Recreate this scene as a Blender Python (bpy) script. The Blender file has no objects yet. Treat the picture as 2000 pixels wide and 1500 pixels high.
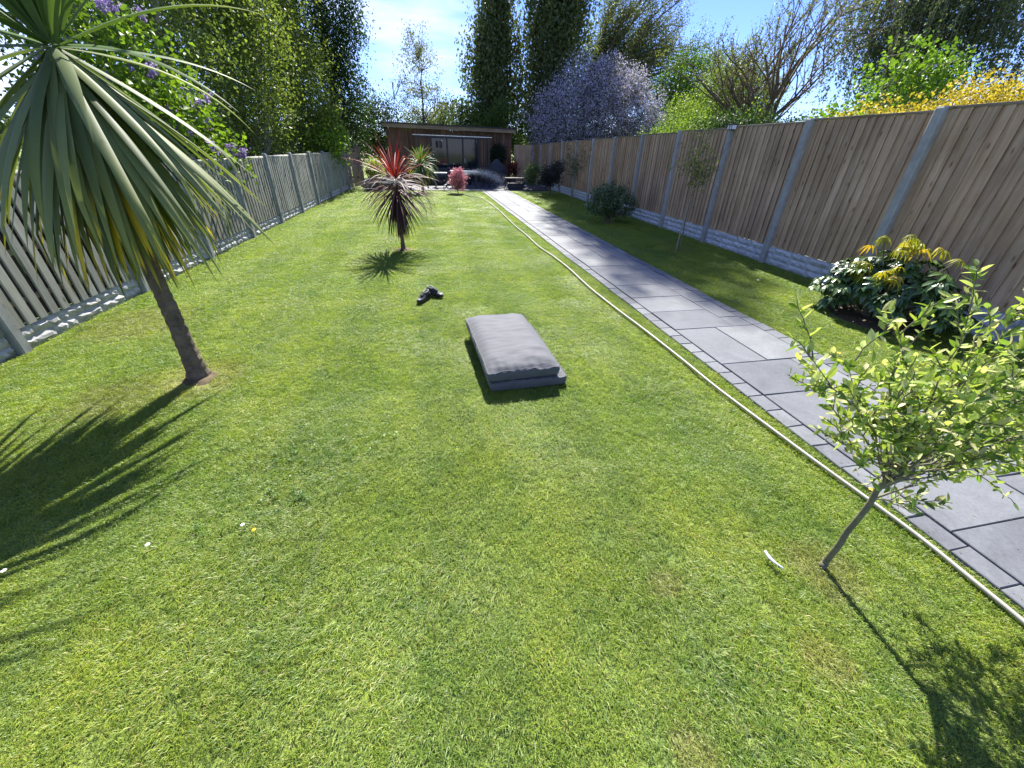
import bpy, math, random
import numpy as np
from mathutils import Vector, Matrix, noise as mnoise

random.seed(7)
RNG = np.random.default_rng(7)
SC = bpy.context.scene
R = math.radians

# ------------------------------------------------------------------ camera, sky, sun, exposure
CAM_ROT = Matrix(((0.98118335, 0.08378447, -0.17395227),
                  (-0.19212763, 0.51297316, -0.83662746),
                  (0.01913645, 0.85430598, 0.51941803)))
CAM_H = 1.72
cam_d = bpy.data.cameras.new('camera')
cam_d.sensor_width = 36
cam_d.lens = 13.68
cam_d.clip_start = 0.05
cam_d.clip_end = 900
cam = bpy.data.objects.new('camera', cam_d)
SC.collection.objects.link(cam)
cam.matrix_world = Matrix.Translation((0, 0, CAM_H)) @ CAM_ROT.to_4x4()
SC.camera = cam

SUN_AZ, SUN_EL = R(12), R(44.5)
world = bpy.data.worlds.new("World")
SC.world = world
world.use_nodes = True
nt = world.node_tree
nt.nodes.clear()
N = nt.nodes.new
out = N('ShaderNodeOutputWorld'); bg = N('ShaderNodeBackground')
sky = N('ShaderNodeTexSky'); sky.sky_type = 'NISHITA'; sky.sun_disc = False
sky.sun_elevation = SUN_EL; sky.sun_rotation = SUN_AZ
sky.air_density = 1.0; sky.dust_density = 0.0; sky.ozone_density = 4.0; sky.altitude = 1200
bg.inputs['Strength'].default_value = 0.09
tc = N('ShaderNodeTexCoord')
mp = N('ShaderNodeMapping'); mp.inputs['Scale'].default_value = (1.1, 1.1, 4.6); mp.inputs['Location'].default_value = (0.35, 0.2, 0.1)
nz = N('ShaderNodeTexNoise'); nz.inputs['Scale'].default_value = 1.7; nz.inputs['Detail'].default_value = 7; nz.inputs['Roughness'].default_value = 0.55
cr = N('ShaderNodeValToRGB'); cr.color_ramp.elements[0].position = 0.50; cr.color_ramp.elements[1].position = 0.68
mx = N('ShaderNodeMixRGB'); mx.inputs[2].default_value = (7.2, 7.6, 8.2, 1)
nt.links.new(tc.outputs['Generated'], mp.inputs['Vector'])
nt.links.new(mp.outputs[0], nz.inputs['Vector'])
nt.links.new(nz.outputs['Fac'], cr.inputs[0])
ml = N('ShaderNodeMath'); ml.operation = 'MULTIPLY'; ml.inputs[1].default_value = 0.62
nt.links.new(cr.outputs[0], ml.inputs[0])
nt.links.new(ml.outputs[0], mx.inputs[0])
tint = N('ShaderNodeMixRGB'); tint.blend_type = 'MULTIPLY'; tint.inputs[0].default_value = 1.0; tint.inputs[2].default_value = (0.66, 0.71, 1.08, 1)
nt.links.new(sky.outputs[0], tint.inputs[1])
nt.links.new(tint.outputs[0], mx.inputs[1])
nt.links.new(mx.outputs[0], bg.inputs['Color'])
nt.links.new(bg.outputs[0], out.inputs[0])

sun_d = bpy.data.lights.new('sun', 'SUN')
sun_d.energy = 5.0; sun_d.angle = R(0.5); sun_d.color = (1.0, 0.955, 0.88)
sun = bpy.data.objects.new('sun', sun_d)
SC.collection.objects.link(sun)
S_DIR = Vector((math.sin(SUN_AZ) * math.cos(SUN_EL), math.cos(SUN_AZ) * math.cos(SUN_EL), math.sin(SUN_EL)))
sun.rotation_euler = (-S_DIR).to_track_quat('-Z', 'Y').to_euler()
sun.location = (0, 0, 20)

SC.view_settings.view_transform = 'Standard'
SC.view_settings.look = 'None'
SC.view_settings.exposure = 1.36
SC.view_settings.gamma = 1
SC.view_settings.use_curve_mapping = False
SC.render.engine = 'CYCLES'
SC.cycles.max_bounces = 6
SC.cycles.diffuse_bounces = 3
SC.cycles.glossy_bounces = 2
SC.cycles.transmission_bounces = 5
SC.cycles.transparent_max_bounces = 8
SC.cycles.use_denoising = True


def G(px, py, z=0.0):
    """point of the plane at height z seen at this place of the 2000x1500 survey picture"""
    r = CAM_ROT @ Vector((px - 1000, 750 - py, -760.0))
    t = (z - CAM_H) / r.z
    return Vector((r.x * t, r.y * t, z))


def at(px, py, Y):
    r = CAM_ROT @ Vector((px - 1000, 750 - py, -760.0))
    t = Y / r.y
    return Vector((r.x * t, Y, CAM_H + r.z * t))


# ------------------------------------------------------------------ object helpers
def link(o, parent=None):
    SC.collection.objects.link(o)
    if parent is not None:
        o.parent = parent
    return o


def tag(o, label=None, cat=None, group=None, kind=None):
    if label: o['label'] = label
    if cat: o['category'] = cat
    if group: o['group'] = group
    if kind: o['kind'] = kind
    return o


def thing(name, label, cat, loc=(0, 0, 0), rz=0.0, group=None):
    o = bpy.data.objects.new(name, None)
    o.empty_display_size = 0.1
    o.location = loc
    o.rotation_euler = (0, 0, rz)
    link(o)
    return tag(o, label, cat, group)


def mesh_np(name, V, F, col=None, uv=None):
    """V (n,3); F (m,k) int array; col (n,3) per vertex"""
    V = np.asarray(V, dtype=np.float32).reshape(-1, 3)
    me = bpy.data.meshes.new(name)
    if isinstance(F, np.ndarray):
        m, k = F.shape
        me.vertices.add(len(V)); me.vertices.foreach_set('co', V.ravel())
        me.loops.add(m * k); me.loops.foreach_set('vertex_index', F.astype(np.int32).ravel())
        me.polygons.add(m)
        me.polygons.foreach_set('loop_start', np.arange(0, m * k, k, dtype=np.int32))
        me.update(calc_edges=True)
    else:
        me.from_pydata([tuple(map(float, v)) for v in V], [], [tuple(f) for f in F])
        me.update()
    if col is not None:
        c = np.ones((len(V), 4), dtype=np.float32); c[:, :3] = col
        a = me.color_attributes.new('col', 'FLOAT_COLOR', 'POINT')
        a.data.foreach_set('color', c.ravel())
    return me


def obj(name, me, mat, parent=None, loc=None, smooth=False):
    o = bpy.data.objects.new(name, me)
    if mat is not None and len(me.materials) == 0:
        me.materials.append(mat)
    if loc is not None: o.location = loc
    if smooth: me.polygons.foreach_set('use_smooth', [True] * len(me.polygons))
    return link(o, parent)


class MB:
    """collects shapes into one mesh"""
    def __init__(s): s.v = []; s.f = []

    def add(s, V, F):
        b = len(s.v)
        s.v += [tuple(map(float, p)) for p in V]
        s.f += [tuple(i + b for i in f) for f in F]
        return s

    def box(s, c, d, rot=None, taper=1.0):
        V = []
        for sz in (-1, 1):
            k = taper if sz > 0 else 1
            for sx, sy in ((-1, -1), (1, -1), (1, 1), (-1, 1)):
                V.append(Vector((sx * d[0] / 2 * k, sy * d[1] / 2 * k, sz * d[2] / 2)))
        if rot is not None: V = [rot @ v for v in V]
        V = [v + Vector(c) for v in V]
        return s.add(V, [(3, 2, 1, 0), (4, 5, 6, 7), (0, 1, 5, 4), (1, 2, 6, 5), (2, 3, 7, 6), (3, 0, 4, 7)])

    def tube(s, pts, rad, n=8, cap=True, jitter=0.0):
        pts = [Vector(p) for p in pts]
        if not hasattr(rad, '__len__'): rad = [rad] * len(pts)
        V = []; F = []
        ref = None
        for i, p in enumerate(pts):
            t = (pts[min(i + 1, len(pts) - 1)] - pts[max(i - 1, 0)])
            if t.length < 1e-9: t = Vector((0, 0, 1))
            t.normalize()
            if ref is None:
                ref = Vector((1, 0, 0)) if abs(t.x) < 0.8 else Vector((0, 1, 0))
            a = (ref - t * ref.dot(t)).normalized(); ref = a
            b = t.cross(a)
            for k in range(n):
                an = 2 * math.pi * k / n
                r = rad[i] * (1 + random.uniform(-jitter, jitter))
                V.append(p + (a * math.cos(an) + b * math.sin(an)) * r)
        for i in range(len(pts) - 1):
            for k in range(n):
                k2 = (k + 1) % n
                F.append((i * n + k, i * n + k2, (i + 1) * n + k2, (i + 1) * n + k))
        if cap:
            F.append(tuple(range(n - 1, -1, -1)))
            F.append(tuple(range((len(pts) - 1) * n, len(pts) * n)))
        return s.add(V, F)

    def lathe(s, prof, c=(0, 0, 0), n=16):
        V = []; F = []
        for r, z in prof:
            for k in range(n):
                an = 2 * math.pi * k / n
                V.append((c[0] + r * math.cos(an), c[1] + r * math.sin(an), c[2] + z))
        for i in range(len(prof) - 1):
            for k in range(n):
                k2 = (k + 1) % n
                F.append((i * n + k, i * n + k2, (i + 1) * n + k2, (i + 1) * n + k))
        F.append(tuple(range(n - 1, -1, -1))); F.append(tuple(range((len(prof) - 1) * n, len(prof) * n)))
        return s.add(V, F)

    def build(s, name, mat, parent=None, loc=None, bevel=0.0, smooth=False, label=None):
        me = bpy.data.meshes.new(name)
        me.from_pydata(s.v, [], s.f); me.update()
        o = obj(name, me, mat, parent, loc, smooth)
        if bevel:
            m = o.modifiers.new('bevel', 'BEVEL'); m.width = bevel; m.segments = 2; m.limit_method = 'ANGLE'
        if label: o['label'] = label
        return o


# ------------------------------------------------------------------ materials
def newmat(name):
    m = bpy.data.materials.new(name); m.use_nodes = True
    n = m.node_tree; n.nodes.clear()
    o = n.nodes.new('ShaderNodeOutputMaterial')
    b = n.nodes.new('ShaderNodeBsdfPrincipled')
    n.links.new(b.outputs[0], o.inputs[0])
    return m, n, b, o


def nd(n, t, **kw):
    x = n.nodes.new(t)
    for k, v in kw.items():
        if k.startswith('i_'):
            x.inputs[int(k[2:])].default_value = v
        else:
            setattr(x, k, v)
    return x


def ramp(n, src, stops):
    r = n.nodes.new('ShaderNodeValToRGB')
    e = r.color_ramp.elements
    while len(e) < len(stops): e.new(0.5)
    for k, (p, c) in enumerate(stops):
        e[k].position = p
        e[k].color = (*c, 1) if len(c) == 3 else c
    n.links.new(src, r.inputs[0])
    return r.outputs[0]


def noise_tex(n, scale, detail=4, rough=0.55, coord='Object', stretch=None, dist=0.0):
    t = n.nodes.new('ShaderNodeTexCoord') if coord != 'World' else n.nodes.new('ShaderNodeNewGeometry')
    src = t.outputs['Position'] if coord == 'World' else t.outputs[coord]
    z = nd(n, 'ShaderNodeTexNoise')
    z.inputs['Scale'].default_value = scale; z.inputs['Detail'].default_value = detail
    z.inputs['Roughness'].default_value = rough; z.inputs['Distortion'].default_value = dist
    if stretch:
        m = nd(n, 'ShaderNodeMapping'); m.inputs['Scale'].default_value = stretch
        n.links.new(src, m.inputs[0]); src = m.outputs[0]
    n.links.new(src, z.inputs['Vector'])
    return z.outputs['Fac']


def mixrgb(n, a, b, fac, mode='MIX'):
    m = nd(n, 'ShaderNodeMixRGB', blend_type=mode)
    for k, s in ((0, fac), (1, a), (2, b)):
        if isinstance(s, (int, float)): m.inputs[k].default_value = s
        elif isinstance(s, tuple): m.inputs[k].default_value = (*s, 1)
        else: n.links.new(s, m.inputs[k])
    return m.outputs[0]


def bump(n, b, src, strength=0.4, dist=0.01):
    x = nd(n, 'ShaderNodeBump'); x.inputs['Strength'].default_value = strength; x.inputs['Distance'].default_value = dist
    n.links.new(src, x.inputs['Height']); n.links.new(x.outputs[0], b.inputs['Normal'])


def mat_plain(name, col, rough=0.6, var=0.15, scale=12, metal=0.0, bmp=0.15, coord='Object', rand=0.0, spec=0.5):
    m, n, b, o = newmat(name)
    f = noise_tex(n, scale, 5, 0.6, coord)
    c = ramp(n, f, [(0.3, tuple(x * (1 - var) for x in col)), (0.7, tuple(min(1, x * (1 + var)) for x in col))])
    if rand:
        oi = nd(n, 'ShaderNodeObjectInfo')
        k = ramp(n, oi.outputs['Random'], [(0, (1 - rand,) * 3), (1, (1 + rand,) * 3)])
        c = mixrgb(n, c, k, 1.0, 'MULTIPLY')
    n.links.new(c, b.inputs['Base Color'])
    b.inputs['Roughness'].default_value = rough; b.inputs['Metallic'].default_value = metal
    b.inputs['Specular IOR Level'].default_value = spec
    if bmp: bump(n, b, noise_tex(n, scale * 4, 5, 0.6, coord), bmp, 0.004)
    return m


def mat_leaf(name, trans=0.4, rough=0.45, spec=0.4, base=None, rand=0.0, tcol=(1.0, 1.08, 0.52)):
    """leaf: colour attribute 'col' (or a base colour varied per object), light passing through"""
    m, n, b, o = newmat(name)
    if base is None:
        a = nd(n, 'ShaderNodeAttribute', attribute_name='col'); c = a.outputs['Color']
    else:
        oi = nd(n, 'ShaderNodeObjectInfo')
        c = ramp(n, oi.outputs['Random'], base)
    if base is not None:
        f = noise_tex(n, 30, 3, 0.5)
        c = mixrgb(n, c, ramp(n, f, [(0.3, (0.8, 0.8, 0.8)), (0.7, (1.15, 1.15, 1.15))]), 1.0, 'MULTIPLY')
    n.links.new(c, b.inputs['Base Color'])
    b.inputs['Roughness'].default_value = rough
    b.inputs['Specular IOR Level'].default_value = spec
    t = nd(n, 'ShaderNodeBsdfTranslucent')
    n.links.new(mixrgb(n, c, tcol, 1.0, 'MULTIPLY'), t.inputs[0])
    mx = nd(n, 'ShaderNodeMixShader'); mx.inputs[0].default_value = trans
    n.links.new(b.outputs[0], mx.inputs[1]); n.links.new(t.outputs[0], mx.inputs[2])
    n.links.new(mx.outputs[0], o.inputs[0])
    return m


def mat_wood(name, ca, cb, rand=0.2, knots=True, axis='Z', rough=0.8, dirt=None):
    m, n, b, o = newmat(name)
    st = {'Z': (9, 9, 0.7), 'X': (0.7, 9, 9), 'Y': (9, 0.7, 9)}[axis]
    oi = nd(n, 'ShaderNodeObjectInfo')
    tcn = nd(n, 'ShaderNodeTexCoord')
    ad = nd(n, 'ShaderNodeVectorMath', operation='ADD')
    sc = nd(n, 'ShaderNodeVectorMath', operation='SCALE'); sc.inputs['Scale'].default_value = 13.7
    cx = nd(n, 'ShaderNodeCombineXYZ')
    for k in range(3): n.links.new(oi.outputs['Random'], cx.inputs[k])
    n.links.new(cx.outputs[0], sc.inputs[0])
    n.links.new(tcn.outputs['Object'], ad.inputs[0]); n.links.new(sc.outputs[0], ad.inputs[1])
    mpn = nd(n, 'ShaderNodeMapping'); mpn.inputs['Scale'].default_value = st
    n.links.new(ad.outputs[0], mpn.inputs[0])
    z = nd(n, 'ShaderNodeTexNoise'); z.inputs['Scale'].default_value = 2.2; z.inputs['Detail'].default_value = 8; z.inputs['Roughness'].default_value = 0.65
    z.inputs['Distortion'].default_value = 0.6
    n.links.new(mpn.outputs[0], z.inputs['Vector'])
    c = ramp(n, z.outputs['Fac'], [(0.3, ca), (0.72, cb)])
    k = ramp(n, oi.outputs['Random'], [(0, (1 - rand,) * 3), (0.5, (1, 0.985, 0.95)), (1, (1 + rand,) * 3)])
    c = mixrgb(n, c, k, 1.0, 'MULTIPLY')
    if knots:
        v = nd(n, 'ShaderNodeTexVoronoi'); v.inputs['Scale'].default_value = 1.0
        m2 = nd(n, 'ShaderNodeMapping'); m2.inputs['Scale'].default_value = {'Z': (9, 9, 4.0), 'X': (4.0, 9, 9), 'Y': (9, 4.0, 9)}[axis]
        n.links.new(ad.outputs[0], m2.inputs[0]); n.links.new(m2.outputs[0], v.inputs['Vector'])
        kf = ramp(n, v.outputs['Distance'], [(0.07, (0.35, 0.27, 0.22)), (0.17, (1, 1, 1))])
        c = mixrgb(n, c, kf, 0.8, 'MULTIPLY')
    w = noise_tex(n, 1.3, 5, 0.6, 'World')
    c = mixrgb(n, c, ramp(n, w, [(0.35, (0.82, 0.8, 0.76)), (0.65, (1.1, 1.1, 1.1))]), 1.0, 'MULTIPLY')
    n.links.new(c, b.inputs['Base Color']); b.inputs['Roughness'].default_value = rough
    b.inputs['Specular IOR Level'].default_value = 0.25
    bump(n, b, z.outputs['Fac'], 0.5, 0.004)
    return m


M = {}
M['leaf'] = mat_leaf('foliage', 0.42, 0.5, 0.35)
M['leaf_gloss'] = mat_leaf('glossy_foliage', 0.22, 0.32, 0.6)
M['blossom'] = mat_leaf('blossom', 0.35, 0.6, 0.2, tcol=(1, 1, 1))
M['strap'] = mat_leaf('strap_leaf', 0.25, 0.55, 0.25, tcol=(1.05, 1.15, 0.45))
M['bark'] = mat_plain('bark', (0.13, 0.10, 0.07), 0.9, 0.5, 14, bmp=1.0)
M['bark_pale'] = mat_plain('pale_bark', (0.30, 0.27, 0.22), 0.85, 0.35, 6, bmp=0.5)
M['bark_green'] = mat_plain('sapling_bark', (0.15, 0.14, 0.085), 0.7, 0.35, 25, bmp=0.3)
M['concrete'] = mat_plain('post_concrete', (0.33, 0.325, 0.315), 0.85, 0.2, 7, bmp=0.4, rand=0.1)
M['concrete_l'] = mat_plain('weathered_concrete', (0.27, 0.28, 0.27), 0.9, 0.3, 7, bmp=0.5, rand=0.1)
M['rock'] = mat_plain('gravel_board_stone', (0.50, 0.52, 0.56), 0.85, 0.22, 14, bmp=0.6, rand=0.1)
M['rock_l'] = mat_plain('grey_stone', (0.40, 0.40, 0.385), 0.9, 0.32, 14, bmp=0.7, rand=0.15)
M['mortar'] = mat_plain('mortar', (0.07, 0.068, 0.065), 0.95, 0.2, 20)
M['board'] = mat_wood('feather_board', (0.38, 0.245, 0.155), (0.68, 0.50, 0.345), 0.16)
M['rail'] = mat_wood('fence_rail', (0.20, 0.155, 0.11), (0.33, 0.27, 0.2), 0.1, axis='Y')
M['slat'] = mat_wood('weathered_slat', (0.21, 0.215, 0.195), (0.40, 0.405, 0.365), 0.15, knots=True)
M['gap_shade'] = mat_wood('gap_shade_wood', (0.045, 0.036, 0.028), (0.10, 0.08, 0.06), 0.1)  # brown darkened so the shade inside the fence gaps is in the colour
M['slat_brown'] = mat_wood('brown_paling', (0.17, 0.13, 0.10), (0.33, 0.27, 0.21), 0.2)
M['cedar'] = mat_wood('cedar_cladding', (0.12, 0.07, 0.045), (0.25, 0.155, 0.105), 0.28, knots=False)
M['fascia'] = mat_wood('fascia_wood', (0.25, 0.19, 0.13), (0.38, 0.30, 0.21), 0.1, knots=False, axis='X')
M['dark_metal'] = mat_plain('dark_metal', (0.035, 0.037, 0.042), 0.45, 0.15, 10, metal=0.3, bmp=0.05)
M['felt'] = mat_plain('roof_felt', (0.045, 0.045, 0.05), 0.8, 0.2, 8)
M['white'] = mat_plain('white_plastic', (0.75, 0.75, 0.74), 0.4, 0.06, 8, bmp=0.03)
M['charcoal'] = mat_plain('charcoal_cover', (0.04, 0.042, 0.052), 0.8, 0.2, 9, bmp=0.3)
M['hose'] = mat_plain('hose_rubber', (0.42, 0.39, 0.33), 0.5, 0.12, 15, bmp=0.05)
M['black_rubber'] = mat_plain('black_rubber', (0.018, 0.018, 0.019), 0.6, 0.2, 30)
M['shoe'] = mat_plain('shoe_mesh', (0.02, 0.02, 0.023), 0.7, 0.4, 60, bmp=0.5)
M['shoe_grey'] = mat_plain('shoe_trim', (0.28, 0.28, 0.28), 0.6, 0.2, 40)
M['soil'] = mat_plain('soil', (0.10, 0.075, 0.04), 0.95, 0.5, 18, bmp=1.0)
M['pot'] = mat_plain('pot_glaze', (0.10, 0.09, 0.085), 0.5, 0.2, 10)
M['timber'] = mat_wood('grey_timber', (0.22, 0.19, 0.16), (0.38, 0.34, 0.29), 0.12, axis='X')
M['pale_stone'] = mat_plain('pale_stone', (0.55, 0.52, 0.47), 0.9, 0.3, 10, bmp=0.6, rand=0.2)
M['yellow'] = mat_plain('yellow_petal', (0.85, 0.45, 0.01), 0.6, 0.1, 30, bmp=0)
M['petal'] = mat_plain('white_petal', (0.8, 0.8, 0.78), 0.6, 0.1, 30, bmp=0)


def slate_mat(name, col, rough, rand):
    m, n, b, o = newmat(name)
    oi = nd(n, 'ShaderNodeObjectInfo')
    f = noise_tex(n, 2.3, 8, 0.62, 'World', dist=1.2)
    c = ramp(n, f, [(0.3, tuple(x * 0.78 for x in col)), (0.52, col), (0.75, tuple(x * 1.22 for x in col))])
    c = mixrgb(n, c, ramp(n, oi.outputs['Random'], [(0, (1 - rand, 1 - rand, 1 - rand * 0.8)), (1, (1 + rand, 1 + rand * 0.95, 1 + rand * 0.8))]), 1.0, 'MULTIPLY')
    f2 = noise_tex(n, 45, 4, 0.7, 'World')
    c = mixrgb(n, c, ramp(n, f2, [(0.3, (0.86, 0.86, 0.86)), (0.7, (1.1, 1.1, 1.1))]), 1.0, 'MULTIPLY')
    n.links.new(c, b.inputs['Base Color'])
    rf = ramp(n, f, [(0.3, (rough - 0.1,) * 3), (0.7, (rough + 0.12,) * 3)])
    n.links.new(rf, b.inputs['Roughness']); b.inputs['Specular IOR Level'].default_value = 0.22
    z = noise_tex(n, 7, 7, 0.6, 'World', dist=2.0)
    bump(n, b, z, 0.35, 0.008)
    return m


M['slate'] = slate_mat('slate_paving', (0.172, 0.182, 0.192), 0.70, 0.2)
M['slate_dark'] = slate_mat('patio_slate', (0.075, 0.08, 0.098), 0.55, 0.12)


def fabric_mat():
    m, n, b, o = newmat('grey_cushion_fabric')
    f = noise_tex(n, 5, 5, 0.6)
    c = ramp(n, f, [(0.3, (0.076, 0.080, 0.091)), (0.7, (0.100, 0.104, 0.116))])
    w = nd(n, 'ShaderNodeTexNoise'); w.inputs['Scale'].default_value = 420; w.inputs['Detail'].default_value = 1
    t = nd(n, 'ShaderNodeTexCoord'); n.links.new(t.outputs['Object'], w.inputs['Vector'])
    c = mixrgb(n, c, ramp(n, w.outputs['Fac'], [(0.3, (0.85,) * 3), (0.7, (1.12,) * 3)]), 1.0, 'MULTIPLY')
    n.links.new(c, b.inputs['Base Color']); b.inputs['Roughness'].default_value = 0.75
    b.inputs['Sheen Weight'].default_value = 0.25
    b.inputs['Specular IOR Level'].default_value = 0.3
    fn = noise_tex(n, 3.0, 5, 0.55, 'Object', (0.7, 4.5, 2), 0.8)
    bump(n, b, fn, 0.3, 0.02)
    return m


M['fabric'] = fabric_mat()


def glass_mat():
    m, n, b, o = newmat('window_glass')
    b.inputs['Base Color'].default_value = (0.02, 0.025, 0.03, 1)
    b.inputs['Roughness'].default_value = 0.06
    b.inputs['Specular IOR Level'].default_value = 0.45
    f = noise_tex(n, 1.2, 2, 0.5); bump(n, b, f, 0.03, 0.02)
    return m


M['glass'] = glass_mat()

# worn / dry spots of the lawn (centre x, y, radius)
DRY = [(-2.03, 3.28, 0.42), (1.74, 0.82, 0.2), (-2.5, 3.05, 0.4), (-0.53, 8.0, 0.32), (1.40, 0.48, 0.13), (-3.2, 4.7, 0.6), (0.72, 0.33, 0.10),
       (1.3, 18.4, 0.3), (4.89, 7.3, 0.3), (4.85, 13.9, 0.3), (0.93, 0.9, 0.10)]
WEED = [(-1.05, 1.75, 0.75), (-0.45, 1.95, 0.35), (-0.9, 2.4, 0.4)]


def spot_mask(n, spots):
    g = nd(n, 'ShaderNodeNewGeometry')
    wob = noise_tex(n, 7, 3, 0.6, 'World')
    acc = None
    for x, y, r in spots:
        d = nd(n, 'ShaderNodeVectorMath', operation='DISTANCE')
        sub = nd(n, 'ShaderNodeVectorMath', operation='MULTIPLY'); sub.inputs[1].default_value = (1, 1, 0)
        n.links.new(g.outputs['Position'], sub.inputs[0])
        n.links.new(sub.outputs[0], d.inputs[0]); d.inputs[1].default_value = (x, y, 0)
        k = nd(n, 'ShaderNodeMath', operation='MULTIPLY_ADD'); k.inputs[1].default_value = -1.0 / r; k.inputs[2].default_value = 1.0
        n.links.new(d.outputs['Value'], k.inputs[0])
        if acc is None: acc = k.outputs[0]
        else:
            q = nd(n, 'ShaderNodeMath', operation='MAXIMUM'); n.links.new(acc, q.inputs[0]); n.links.new(k.outputs[0], q.inputs[1]); acc = q.outputs[0]
    s = nd(n, 'ShaderNodeMath', operation='ADD'); n.links.new(acc, s.inputs[0]); n.links.new(wob, s.inputs[1])
    return ramp(n, s.outputs[0], [(0.45, (0, 0, 0)), (1.0, (1, 1, 1))])


def lawn_colour(n, c):
    """shared large-scale colouring of the turf: yellowish and bluish drifts, mower marks, dry spots"""
    big = noise_tex(n, 0.75, 4, 0.6, 'World')
    c = mixrgb(n, c, ramp(n, big, [(0.32, (0.80, 0.90, 0.80)), (0.5, (1, 1, 1)), (0.66, (1.10, 1.05, 0.95))]), 1.0, 'MULTIPLY')
    mid = noise_tex(n, 4.5, 4, 0.65, 'World')
    c = mixrgb(n, c, ramp(n, mid, [(0.3, (0.74, 0.84, 0.82)), (0.5, (1, 1, 1)), (0.7, (1.15, 1.10, 1.0))]), 1.0, 'MULTIPLY')
    wv = nd(n, 'ShaderNodeTexWave', wave_type='BANDS', bands_direction='X')
    wv.inputs['Scale'].default_value = 0.36; wv.inputs['Distortion'].default_value = 0.8; wv.inputs['Detail'].default_value = 2; wv.inputs['Detail Scale'].default_value = 0.6
    gp = nd(n, 'ShaderNodeNewGeometry'); n.links.new(gp.outputs['Position'], wv.inputs['Vector'])
    c = mixrgb(n, c, ramp(n, wv.outputs['Fac'], [(0.3, (0.93, 0.95, 0.95)), (0.7, (1.07, 1.05, 1.0))]), 1.0, 'MULTIPLY')
    st = noise_tex(n, 1.0, 6, 0.72, 'World', (9.0, 0.4, 1), 0.3)
    c = mixrgb(n, c, (0.36, 0.38, 0.24), ramp(n, st, [(0.60, (0, 0, 0)), (0.72, (0.5, 0.5, 0.5))]))
    c = mixrgb(n, c, (0.36, 0.27, 0.12), mixrgb(n, (0, 0, 0), spot_mask(n, DRY), 0.3))
    c = mixrgb(n, c, (0.09, 0.16, 0.05), mixrgb(n, (0, 0, 0), spot_mask(n, WEED), 0.12))
    return c


def mat_grass():
    m, n, b, o = newmat('grass_blades')
    a = nd(n, 'ShaderNodeAttribute', attribute_name='col')
    c = lawn_colour(n, a.outputs['Color'])
    n.links.new(c, b.inputs['Base Color']); b.inputs['Roughness'].default_value = 0.42; b.inputs['Specular IOR Level'].default_value = 0.5
    t = nd(n, 'ShaderNodeBsdfTranslucent'); n.links.new(mixrgb(n, c, (1.05, 1.15, 0.5), 1.0, 'MULTIPLY'), t.inputs[0])
    mx = nd(n, 'ShaderNodeMixShader'); mx.inputs[0].default_value = 0.5
    n.links.new(b.outputs[0], mx.inputs[1]); n.links.new(t.outputs[0], mx.inputs[2]); n.links.new(mx.outputs[0], o.inputs[0])
    return m


def mat_turf():
    m, n, b, o = newmat('turf_soil')
    f = noise_tex(n, 60, 4, 0.7, 'World')
    c = ramp(n, f, [(0.35, (0.06, 0.08, 0.02)), (0.55, (0.20, 0.27, 0.05)), (0.8, (0.32, 0.36, 0.10))])
    c = lawn_colour(n, c)
    n.links.new(c, b.inputs['Base Color']); b.inputs['Roughness'].default_value = 0.95
    bump(n, b, f, 1.0, 0.02)
    return m


M['grass'] = mat_grass()
M['turf'] = mat_turf()


# ================================================================== GROUND
LFX = lambda y: -3.93 + 0.029 * y          # line of the left fence
RFX = 5.95
PX0, PX1 = 2.44, 3.72                      # path edges
PATIO_Y = 19.75


def grid_sheet(name, x0, x1, y0, y1, nx, ny, z, mat, amp=0.0, kind='structure', label=None):
    V = []
    for j in range(ny + 1):
        for i in range(nx + 1):
            x = x0 + (x1 - x0) * i / nx; y = y0 + (y1 - y0) * j / ny
            V.append((x, y, z + (amp * mnoise.noise((x * 0.9, y * 0.9, 3)) if amp else 0)))
    F = np.array([[j * (nx + 1) + i, j * (nx + 1) + i + 1, (j + 1) * (nx + 1) + i + 1, (j + 1) * (nx + 1) + i] for j in range(ny) for i in range(nx)])
    o = obj(name, mesh_np(name, V, F), mat)
    tag(o, kind=kind)
    return o


ground = grid_sheet('ground', -400, 400, -60, 600, 8, 8, -0.06, M['turf'])
lawn = grid_sheet('lawn', -4.1, RFX + 0.05, -3.0, PATIO_Y, 60, 120, -0.004, M['turf'], 0.006)


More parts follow.
